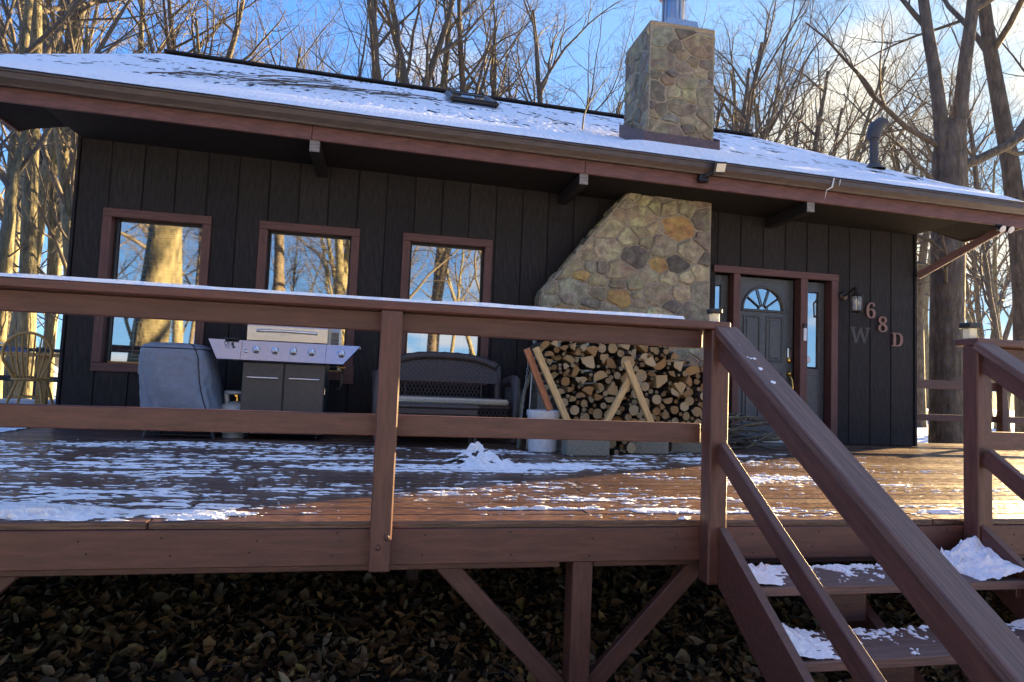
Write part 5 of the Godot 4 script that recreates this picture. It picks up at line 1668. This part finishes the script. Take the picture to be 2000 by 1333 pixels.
func lamps():
	# lantern on a gooseneck beside the door
	var l := base("wall_lantern", Vector3(5.66, 1.86, WZ))
	tag(l, "bronze carriage lantern on a curved arm beside the door", "lantern")
	var b := MB.new()
	b.lathe([Vector2(0.06, 0), Vector2(0.06, 0.012), Vector2(0.04, 0.03), Vector2(0, 0.035)], 16, Transform3D(Basis(Vector3.RIGHT, PI / 2), Vector3(0, 0, 0.001)))
	put_mb("wall_plate", b, M.dark_bronze, l)
	pole("arm", [Vector3(0, 0, 0.03), Vector3(0.0, 0.02, 0.1), Vector3(0.0, 0.06, 0.17), Vector3(0.0, 0.08, 0.22), Vector3(0, 0.04, 0.245)], [0.012, 0.012, 0.013, 0.014, 0.014], 8, M.dark_bronze, l)
	b = MB.new()
	b.lathe([Vector2(0.012, 0.07), Vector2(0.03, 0.05), Vector2(0.03, 0.03), Vector2(0.055, -0.015), Vector2(0.075, -0.03), Vector2(0.072, -0.035), Vector2(0, -0.03)], 6, Transform3D(Basis.IDENTITY, Vector3(0, 0.0, 0.245)))
	put_mb("roof", b, M.dark_bronze, l)
	b = MB.new()
	b.lathe([Vector2(0.066, -0.035), Vector2(0.058, -0.21)], 6, Transform3D(Basis.IDENTITY, Vector3(0, 0, 0.245)))
	put_mb("glass", b, M.lantern_glass, l)
	b = MB.new()
	for k in 6:
		var a := TAU * k / 6
		b.tube([Vector3(cos(a) * 0.069, -0.035, 0.245 + sin(a) * 0.069), Vector3(cos(a) * 0.06, -0.21, 0.245 + sin(a) * 0.06)], [0.005, 0.005], 5)
	b.lathe([Vector2(0.0, -0.21), Vector2(0.07, -0.21), Vector2(0.072, -0.225), Vector2(0.03, -0.235), Vector2(0, -0.25)], 6, Transform3D(Basis.IDENTITY, Vector3(0, 0, 0.245)))
	put_mb("cage", b, M.dark_bronze, l)
	b = MB.new()
	b.lathe([Vector2(0.0, -0.06), Vector2(0.02, -0.08), Vector2(0.026, -0.11), Vector2(0.014, -0.15), Vector2(0.012, -0.2)], 12, Transform3D(Basis.IDENTITY, Vector3(0, 0, 0.245)))
	put_mb("bulb", b, M.frosted, l)
	# floodlight clipped under the gutter
	var f := base("floodlight", Vector3(3.25, 2.87, -3.44))
	tag(f, "black flat floodlight fixed to the fascia near the chimney", "floodlight")
	bx("bracket", Vector3(-0.05, -0.05, 0.0), Vector3(0.06, 0.03, 0.07), M.black_metal, f, 0.01)
	pole("arm", [Vector3(0.0, 0, 0.06), Vector3(0.06, 0.03, 0.12), Vector3(0.1, 0.05, 0.13)], 0.022, 8, M.black_metal, f)
	var hd := put("head", box_mesh(Vector3(0.16, 0.13, 0.03), 0.008, M.black_metal), f, Transform3D(Basis(Vector3.UP, 0.15) * Basis(Vector3.BACK, 0.12) * Basis(Vector3.RIGHT, 0.45), Vector3(0.13, 0.085, 0.15)))
	put("lens", box_mesh(Vector3(0.115, 0.085, 0.004), 0.001, M.lens), hd, Transform3D(Basis.IDENTITY, Vector3(0.005, 0.005, 0.017)))
	var f2 := base("floodlight", Vector3(7.1, 2.67, -3.44))
	tag(f2, "twin-headed floodlight under the eave corner by the strut", "floodlight")
	bx("bracket", Vector3(-0.06, -0.04, 0.0), Vector3(0.06, 0.04, 0.03), M.black_metal, f2, 0.01)
	for s in [-1.0, 1.0]:
		b = MB.new()
		var xf := Transform3D(Basis(Vector3.RIGHT, PI / 2 + 0.5) , Vector3(s * 0.06, -0.01, 0.05))
		b.lathe([Vector2(0.02, -0.02), Vector2(0.03, 0.02), Vector2(0.045, 0.07)], 14, xf)
		put_mb("lamp_head", b, M.black_metal, f2)
		b = MB.new()
		b.lathe([Vector2(0.043, 0.066), Vector2(0.02, 0.074), Vector2(0, 0.075)], 14, xf)
		put_mb("lens", b, M.white_plastic, f2)
	# solar lights on the newel tops
	for q in [[1.535, 0.01, 1.0, "small black-topped solar light on the post left of the stairs"], [2.985, 0.01, 1.25, "small black-topped solar light on the post right of the stairs"]]:
		var s := base("solar_light", Vector3(q[0], 0.927, q[1]))
		tag(s, q[3], "solar light", "solar lights on the stair posts")
		var k: float = q[2]
		bx("glass_body", Vector3(-0.018, 0.0, -0.018) * k, Vector3(0.018, 0.045, 0.018) * k, M.frosted, s, 0.003)
		b = MB.new()
		b.box(Vector3(0, 0.056, 0) * k, Vector3(0.056, 0.022, 0.056) * k, 0.004)
		put_mb("cap", b, M.black, s)
	# vent pipe through the roof
	var vp := base("vent_pipe", Vector3(7.0, roof_y(7.0, -5.3) - 0.02, -5.3))
	tag(vp, "dark metal roof vent pipe with a hooded bent top", "vent")
	b = MB.new()
	b.lathe([Vector2(0.15, 0.0), Vector2(0.08, 0.09), Vector2(0.06, 0.1), Vector2(0.06, 0.5)], 16)
	put_mb("pipe", b, M.vent_grey, vp)
	b = MB.new()
	b.tube([Vector3(-0.01, 0.47, 0.0), Vector3(-0.005, 0.56, 0.0), Vector3(0.04, 0.66, 0.0), Vector3(0.12, 0.73, 0.0), Vector3(0.18, 0.735, 0.0)], [0.085, 0.1, 0.105, 0.095, 0.075], 14)
	put_mb("hood", b, M.vent_grey, vp)
	# tap and pipe on the wall beside the grill
	var tp := base("garden_tap", Vector3(-0.42, 0.66, WZ))
	tag(tp, "brass tap with a hanging pipe on the wall behind the grill", "tap")
	bx("mounting_board", Vector3(-0.02, -0.14, 0.001), Vector3(0.12, 0.06, 0.02), M.trim_paint, tp)
	b = MB.new()
	b.tube([Vector3(0.0, 0.0, 0.0), Vector3(0.0, 0.0, 0.09), Vector3(0.0, -0.03, 0.12)], [0.016, 0.016, 0.014], 8)
	b.box(Vector3(0, 0.03, 0.08), Vector3(0.09, 0.012, 0.02), 0.004)
	put_mb("valve", b, M.brass, tp)
	pole("pipe", [Vector3(0.0, -0.03, 0.12), Vector3(0.01, -0.12, 0.12), Vector3(-0.01, -0.2, 0.11), Vector3(-0.04, -0.2, 0.08)], 0.009, 6, M.bark, tp)

# ------------------------------------------------------------------ trees
func twist(d: Vector3, ang: float, r: RandomNumberGenerator) -> Vector3:
	var p := d.cross(Vector3(r.randf_range(-1, 1), r.randf_range(-1, 1), r.randf_range(-1, 1)))
	if p.length_squared() < 1e-4: p = d.cross(Vector3.RIGHT)
	return d.rotated(p.normalized(), ang)

# one limb and all that grows from it; kids = children per level
func limb(bs: Array, p: Vector3, d: Vector3, r0: float, length: float, lvl: int, kids: Array, r: RandomNumberGenerator, straight := 1.0):
	var segs: int = [11, 8, 6, 5, 3, 2][lvl]
	var sides: int = [10, 7, 5, 4, 3, 3][lvl]
	var wig: float = [0.07, 0.2, 0.3, 0.34, 0.36, 0.36][lvl] / straight
	var lift: float = [0.02, 0.06, 0.05, 0.03, 0.02, 0.01][lvl]
	var pts := [p]
	var rad := [r0]
	var dirs := [d]
	for i in segs:
		d = (d + Vector3(r.randf_range(-1, 1), r.randf_range(-1, 1), r.randf_range(-1, 1)) * wig + Vector3.UP * lift).normalized()
		p += d * (length / segs)
		pts.append(p); dirs.append(d)
		rad.append(maxf(0.0026, r0 * (1.0 - (0.72 if lvl == 0 else 0.8) * float(i + 1) / segs)))
	var b: MB = bs[0] if lvl == 0 else bs[1]
	if lvl == 0: rad[0] = r0 * 1.25
	b.tube(pts, rad, sides, false)
	if lvl >= kids.size(): return
	var n: int = kids[lvl]
	for k in n:
		var t := 0.0
		if lvl == 0: t = lerpf(0.3, 1.0, pow((k + r.randf()) / n, 0.85))
		else: t = lerpf(0.16, 1.0, (k + r.randf()) / n)
		var f := t * segs
		var i := mini(int(f), segs - 1)
		var q: Vector3 = pts[i].lerp(pts[i + 1], f - i)
		var rr: float = lerpf(rad[i], rad[i + 1], f - i)
		var a := r.randf_range(0.45, 1.0) if lvl == 0 else r.randf_range(0.35, 0.95)
		if t > 0.93: a *= 0.5
		var l := length * (r.randf_range(0.38, 0.6) if lvl == 0 else r.randf_range(0.36, 0.66)) * (1.15 - 0.55 * t)
		limb(bs, q, twist(dirs[i + 1], a, r), maxf(0.003, rr * r.randf_range(0.42, 0.72)), l, lvl + 1, kids, r, straight)

# shapes: 0 straight bole, 1 two leaders, 2 clump of three or four leaders from low down
func tree_shape(seed: int, kind: int, height: float, radius: float, kids: Array, bark: Material) -> Array:
	var r := RandomNumberGenerator.new()
	r.seed = seed
	var bs := [MB.new(), MB.new()]
	if kind == 0:
		limb(bs, Vector3(0, -0.3, 0), Vector3(r.randf_range(-0.06, 0.06), 1, r.randf_range(-0.06, 0.06)).normalized(), radius, height, 0, kids, r)
	else:
		var fork := height * (0.34 if kind == 1 else 0.12)
		var top := Vector3(r.randf_range(-0.2, 0.2), fork, r.randf_range(-0.2, 0.2))
		bs[0].tube([Vector3(0, -0.3, 0), Vector3(0, 0.3, 0), top * 0.5, top], [radius * 1.35, radius * 1.1, radius, radius * 0.95], 10, false)
		var m := 2 if kind == 1 else 3
		for k in m:
			var a := TAU * k / m + r.randf_range(-0.4, 0.4)
			var lean := r.randf_range(0.1, 0.3) if kind == 1 else r.randf_range(0.12, 0.4)
			limb(bs, top - Vector3(0, 0.15, 0), Vector3(cos(a) * lean, 1, sin(a) * lean).normalized(), radius * (0.74 if kind == 1 else 0.62), height - fork, 0, kids, r)
	return [bs[0].mesh(bark), bs[1].mesh(M.twig)]

func place_tree(s: Array, x: float, z: float, turn: float, k: float, label: String, group: String, y := INF) -> Node3D:
	var o := base("bare_tree", Vector3(x, ground_y(x, z) if y == INF else y, z), turn)
	o.scale = Vector3(k, k, k)
	put("trunk", s[0], o); put("crown", s[1], o)
	tag(o, label, "tree", group)
	o.set_meta("bearing", x / (2.8 - z))
	o.set_meta("reach", Vector2(x, z - 2.8).length())
	return o

# tells look-alike trees apart by where they stand
func label_trees():
	var keyed := {}
	var left := []
	for o in get_children():
		if not (o.has_meta("group") and o.has_meta("bearing")): continue
		var g: String = o.get_meta("group")
		if g == "bare trees left of the house":
			left.append(o)
		elif g == "bare trees behind the roof" or g == "bare trees right of the house":
			var u: float = 1000.0 + 1250.0 * tan(atan(o.get_meta("bearing")) - 0.1977)
			var place := "past the house corner by the railing"
			for q in [[120, "over the low end of the eave"], [250, "above the wall corner by the chair"], [450, "above the window beside the smoker"], [620, "above the window behind the grill"], [740, "above the railing post by the loveseat"], [870, "above the window over the loveseat"], [970, "beside the roof skylight"], [1100, "between skylight and chimney"], [1220, "just before the chimney"], [1420, "close behind the chimney"], [1530, "above the arched door window"], [1640, "above the wall lantern"], [1800, "beside the roof vent pipe"]]:
				if u < q[0]:
					place = q[1]; break
			if not keyed.has(place): keyed[place] = []
			keyed[place].append(o)
	left.sort_custom(func(a, b): return a.get_meta("bearing") > b.get_meta("bearing"))
	var nth := ["first", "second", "third", "fourth", "fifth", "sixth", "seventh", "eighth", "ninth", "tenth", "eleventh", "twelfth", "thirteenth", "fourteenth", "fifteenth", "sixteenth"]
	for k in left.size(): left[k].set_meta("label", "slender sunlit bare trunk beside the house, %s from the wall corner" % nth[mini(k, 15)])
	for place in keyed:
		var l: Array = keyed[place]
		l.sort_custom(func(a, b): return a.get_meta("reach") < b.get_meta("reach"))
		for k in l.size():
			l[k].set_meta("label", "bare tree rising %s%s" % [place, "" if l.size() == 1 else ", " + nth[mini(k, 15)] + " in depth"])
	for o in get_children():
		for m in ["bearing", "reach"]:
			if o.has_meta(m): o.remove_meta(m)

func woods():
	var S := []
	var full := [12, 6, 5, 3]
	var clump := [7, 6, 4, 3]
	S.append(tree_shape(101, 0, 15.0, 0.2, full, M.bark))
	S.append(tree_shape(102, 1, 15.0, 0.27, [8, 6, 5, 3], M.bark))
	S.append(tree_shape(103, 2, 13.0, 0.24, clump, M.bark))
	S.append(tree_shape(104, 0, 15.0, 0.17, full, M.bark))
	S.append(tree_shape(105, 2, 13.5, 0.27, clump, M.bark_dark))
	S.append(tree_shape(106, 1, 14.0, 0.27, [8, 6, 5, 3], M.bark_dark))
	S.append(tree_shape(107, 0, 14.0, 0.19, [12, 7, 4, 3], M.bark_dark))
	var lanky := tree_shape(111, 0, 16.0, 0.19, [7, 5, 4, 3], M.bark)
	var boles := []
	for k in 3:
		var br := RandomNumberGenerator.new()
		br.seed = 700 + k
		var bb := [MB.new(), MB.new()]
		limb(bb, Vector3(0, -0.3, 0), Vector3(0.02 * (k - 1), 1, 0.02).normalized(), 0.19, 16.0, 0, [9, 5, 4, 3], br, 2.0)
		for q in 4: limb(bb, Vector3(0, br.randf_range(1.5, 4.5), 0), Vector3(br.randf_range(-1, 1), 0.5, br.randf_range(-1, 1)).normalized(), 0.025, br.randf_range(1.0, 2.4), 2, [0, 0, 4, 3], br)
		boles.append([bb[0].mesh(M.bark), bb[1].mesh(M.twig)])
	rng.seed = 2024
	# trunks seen past the left end of the house
	for q in [[-8.72, -14.0, 0.9], [-10.5, -18.0, 1.15], [-8.5, -15.0, 1.15], [-11.86, -22.0, 1.1], [-9.9, -19.0, 0.9], [-13.19, -26.0, 1.25], [-8.6, -17.0, 0.7], [-16.72, -30.0, 1.3], [-14.08, -24.0, 1.15], [-8.0, -15.8, 0.55], [-11.0, -20.0, 0.8], [-18.0, -34.0, 1.3]]:
		place_tree(boles[rng.randi() % 3], q[0], q[1], rng.randf() * TAU, q[2], "slender bare tree trunk in the sunlit woods left of the house", "bare trees left of the house")
	# trees standing up behind the roof
	var behind := [[-8.6, -13.6, 1, 0.62], [-8.29, -17.0, 0, 1.1], [-8.98, -19.0, 3, 1.1], [-6.6, -20.0, 5, 1.0], [-7.8, -27.0, 2, 0.8], [-8.38, -30.0, 0, 1.0], [-4.27, -21.0, 2, 1.0], [-3.24, -32.0, 0, 1.0], [-0.11, -17.0, 5, 1.0], [0.5, -18.5, 1, 1.05], [1.77, -28.0, 2, 1.05], [3.9, -30.0, 6, 1.15], [3.54, -18.0, 5, 1.0], [5.08, -25.0, 3, 1.15], [4.98, -17.0, 6, 1.05], [7.92, -24.0, 2, 1.0], [7.46, -20.0, 3, 0.8], [10.42, -27.0, 0, 1.05], [-1.9, -25.0, 6, 1.0], [-5.9, -34.0, 5, 1.1], [-2.2, -20.5, 3, 0.8], [2.1, -22.5, 6, 0.9]]
	for q in behind:
		place_tree(S[q[2]], q[0], q[1], rng.randf() * TAU, q[3], "bare tree rising behind the snowy roof left of the chimney", "bare trees behind the roof")
	for q in [[11.59, -18.0, 6, 1.0], [13.2, -20.0, 5, 1.05], [16.13, -24.0, 1, 1.05], [13.51, -17.0, 2, 0.95], [15.44, -19.0, 5, 1.0], [22.2, -26.0, 0, 1.0], [18.0, -22.0, 6, 1.0]]:
		place_tree(S[q[2]], q[0], q[1], rng.randf() * TAU, q[3], "bare tree rising behind the roof right of the chimney", "bare trees behind the roof")
	for q in [[21.6, -16.0, 6, 0.95], [20.94, -19.0, 5, 0.9], [30.08, -26.0, 0, 1.0], [29.84, -24.0, 6, 0.95], [17.4, -12.5, 6, 0.55], [36.04, -34.0, 1, 1.1], [26.0, -20.0, 2, 0.9], [33.0, -27.0, 4, 1.0]]:
		place_tree(S[q[2]], q[0], q[1], rng.randf() * TAU, q[3], "thin bare tree seen past the house corner beside the door", "bare trees right of the house")
	# the great twin-stemmed tree beyond the corner, and the thick one at the edge of view
	var r := RandomNumberGenerator.new()
	r.seed = 515
	var bs := [MB.new(), MB.new()]
	bs[0].tube([Vector3(0, -0.4, 0), Vector3(0, 0.4, 0), Vector3(-0.02, 3.0, 0), Vector3(0.05, 6.4, 0), Vector3(0.1, 7.2, 0)], [0.45, 0.34, 0.3, 0.3, 0.26], 16, false)
	limb(bs, Vector3(-0.06, 6.0, 0.02), Vector3(-0.08, 1, 0).normalized(), 0.145, 9.0, 0, [8, 6, 5, 3], r, 1.5)
	limb(bs, Vector3(0.16, 6.0, -0.02), Vector3(0.1, 1, 0.02).normalized(), 0.155, 9.5, 0, [8, 6, 5, 3], r, 1.5)
	for q in [[5.6, Vector3(-1, 0.22, 0.3), 3.4, 0.05], [6.2, Vector3(1, 0.5, 0.3), 5.0, 0.11], [5.0, Vector3(1, 0.35, 0.2), 4.2, 0.07], [4.6, Vector3(-1, 0.1, 0.1), 2.4, 0.045], [6.6, Vector3(-1, 0.4, 0.1), 4.0, 0.07], [3.7, Vector3(-0.8, 0.5, 0.6), 2.4, 0.04]]:
		limb(bs, Vector3(0.02, q[0], 0), q[1].normalized(), q[3], q[2], 1, full, r)
	place_tree([bs[0].mesh(M.bark_dark), bs[1].mesh(M.bark_dark)], 11.05, -8.0, 0.0, 1.0, "thick twin-stemmed bare tree beyond the house corner by the door", "", GY)
	bs = [MB.new(), MB.new()]
	r.seed = 517
	limb(bs, Vector3(0, -0.4, 0), Vector3(-0.03, 1, 0).normalized(), 0.27, 16.0, 0, [10, 6, 5, 3], r, 1.6)
	place_tree([bs[0].mesh(M.bark_dark), bs[1].mesh(M.bark_dark)], 13.75, -8.6, 0.4, 1.0, "thick single-stemmed bare tree at the far edge past the roof corner", "", GY)
	# a leaning birch-like stem and a snag
	bs = [MB.new(), MB.new()]
	r.seed = 519
	bs[0].tube([Vector3(0, -0.2, 0), Vector3(0.05, 1.6, 0), Vector3(0.02, 2.4, 0)], [0.16, 0.13, 0.04], 9, false)
	limb(bs, Vector3(0.02, 2.2, 0), Vector3(0.3, 1, 0).normalized(), 0.03, 0.8, 2, [0, 0, 3, 3], r)
	place_tree([bs[0].mesh(M.bark_dark), bs[1].mesh(M.twig)], 10.1, -9.5, 0.0, 1.0, "short broken dead stump standing beyond the corner railing", "", GY)
	bs = [MB.new(), MB.new()]
	r.seed = 523
	limb(bs, Vector3(0, -0.4, 0), Vector3(0.0, 1, 0.03).normalized(), 0.4, 15.0, 0, [9, 6, 5, 3], r, 2.0)
	place_tree([bs[0].mesh(M.bark), bs[1].mesh(M.twig)], -4.85, 2.7, 0.4, 1.0, "thick bare trunk mirrored in the window beside the covered smoker", "", GY)
	# woodland across the yard, mirrored in the panes, and the trees that break the low sun
	for q in [[-5.6, 9.5, 0, 1.25], [-7.2, 13.0, 3, 1.2], [-4.4, 16.0, 5, 1.05], [-2.6, 20.0, 1, 1.1], [-9.6, 18.0, 6, 1.1], [0.6, 14.5, 6, 1.0], [2.0, 18.5, 5, 1.05], [-0.8, 25.0, 0, 1.2], [5.2, 22.0, 3, 1.1], [7.4, 16.0, 1, 1.1], [-12.0, 11.0, 0, 1.1], [9.8, 24.0, 4, 1.1], [-3.4, 31.0, 3, 1.2], [-10.5, 28.0, 6, 1.2], [12.5, 13.0, 5, 1.0], [-14.5, 20.0, 2, 1.1], [6.6, 33.0, 2, 1.2]]:
		place_tree(S[q[2]], q[0], q[1], rng.randf() * TAU, q[3], "bare tree across the yard mirrored in the front windows", "bare trees across the yard")
	for k in 20:
		var q := Vector2(rng.randf_range(-22, 9), rng.randf_range(26, 56))
		place_tree(S[[0, 2, 4, 6, 3, 2][k % 6]], q.x, q.y, rng.randf() * TAU, rng.randf_range(0.75, 1.2), "bare tree far across the yard mirrored in the front windows", "far bare trees across the yard")
	for q in [[30.0, -19.5, 6, 0.8]]:
		place_tree(S[q[2]], q[0], q[1], rng.randf() * TAU, q[3], "bare tree beyond the side deck breaking the low sunlight", "bare trees beside the deck")
	# fallen limbs on the roof
	r.seed = 600
	var at := func(x: float, z: float) -> Vector3: return Vector3(x, roof_y(x, z) + 0.03, z)
	var fb := [MB.new(), MB.new()]
	for q in [[-2.6, -5.2, -1.3, -5.5], [-2.2, -5.6, -0.7, -6.1], [-1.9, -5.0, -0.4, -5.9], [-1.2, -6.0, 0.2, -6.2], [-0.7, -6.1, 0.6, -6.2], [-2.9, -4.6, -1.9, -5.0], [-2.4, -6.2, -1.0, -6.9]]:
		var p0: Vector3 = at.call(q[0], q[1])
		var p1: Vector3 = at.call(q[2], q[3])
		for w in 5:
			var pts := []
			var rad := []
			var t0 := r.randf_range(0.0, 0.6)
			for i in 6:
				var t := t0 + (1.0 - t0) * i / 5.0
				var v := p0.lerp(p1, t) + Vector3(0, 0, (w - 2) * 0.3 * (t - t0)) + Vector3(r.randf_range(-0.05, 0.05), 0, r.randf_range(-0.12, 0.12))
				v.y = roof_y(v.x, v.z) + 0.02 + 0.05 * sin(PI * (t - t0))
				pts.append(v); rad.append(maxf(0.004, (0.009 if w == 0 else 0.0045) * (1.0 - 0.7 * i / 5.0)))
			fb[1].tube(pts, rad, 5)
	tag(put_mb("fallen_branch", fb[1], M.bark_dark), "tangle of fallen bare branches lying on the roof snow", "branch")
	fb = [MB.new(), MB.new()]
	limb(fb, at.call(2.35, -4.9), Vector3(0.35, 1, -0.1).normalized(), 0.014, 0.9, 3, [0, 0, 0, 4], r)
	tag(put_mb("fallen_branch", fb[1], M.bark), "pale broken twig stuck upright in the roof snow", "branch")

func _ready():
	nz.seed = 3; nz.frequency = 0.02; nz.fractal_octaves = 3
	nz.noise_type = FastNoiseLite.TYPE_SIMPLEX_SMOOTH
	camera_sky_sun()
	materials()
	ground()
	house()
	deck()
	woods()
	label_trees()
	railing()
	stairs()
	deck_snow()
	gas_grill()
	covered_smoker()
	propane_tank()
	wicker_sofa()
	coffee_table()
	bucket()
	firewood()
	tools()
	windsor_chair()
	lamps()
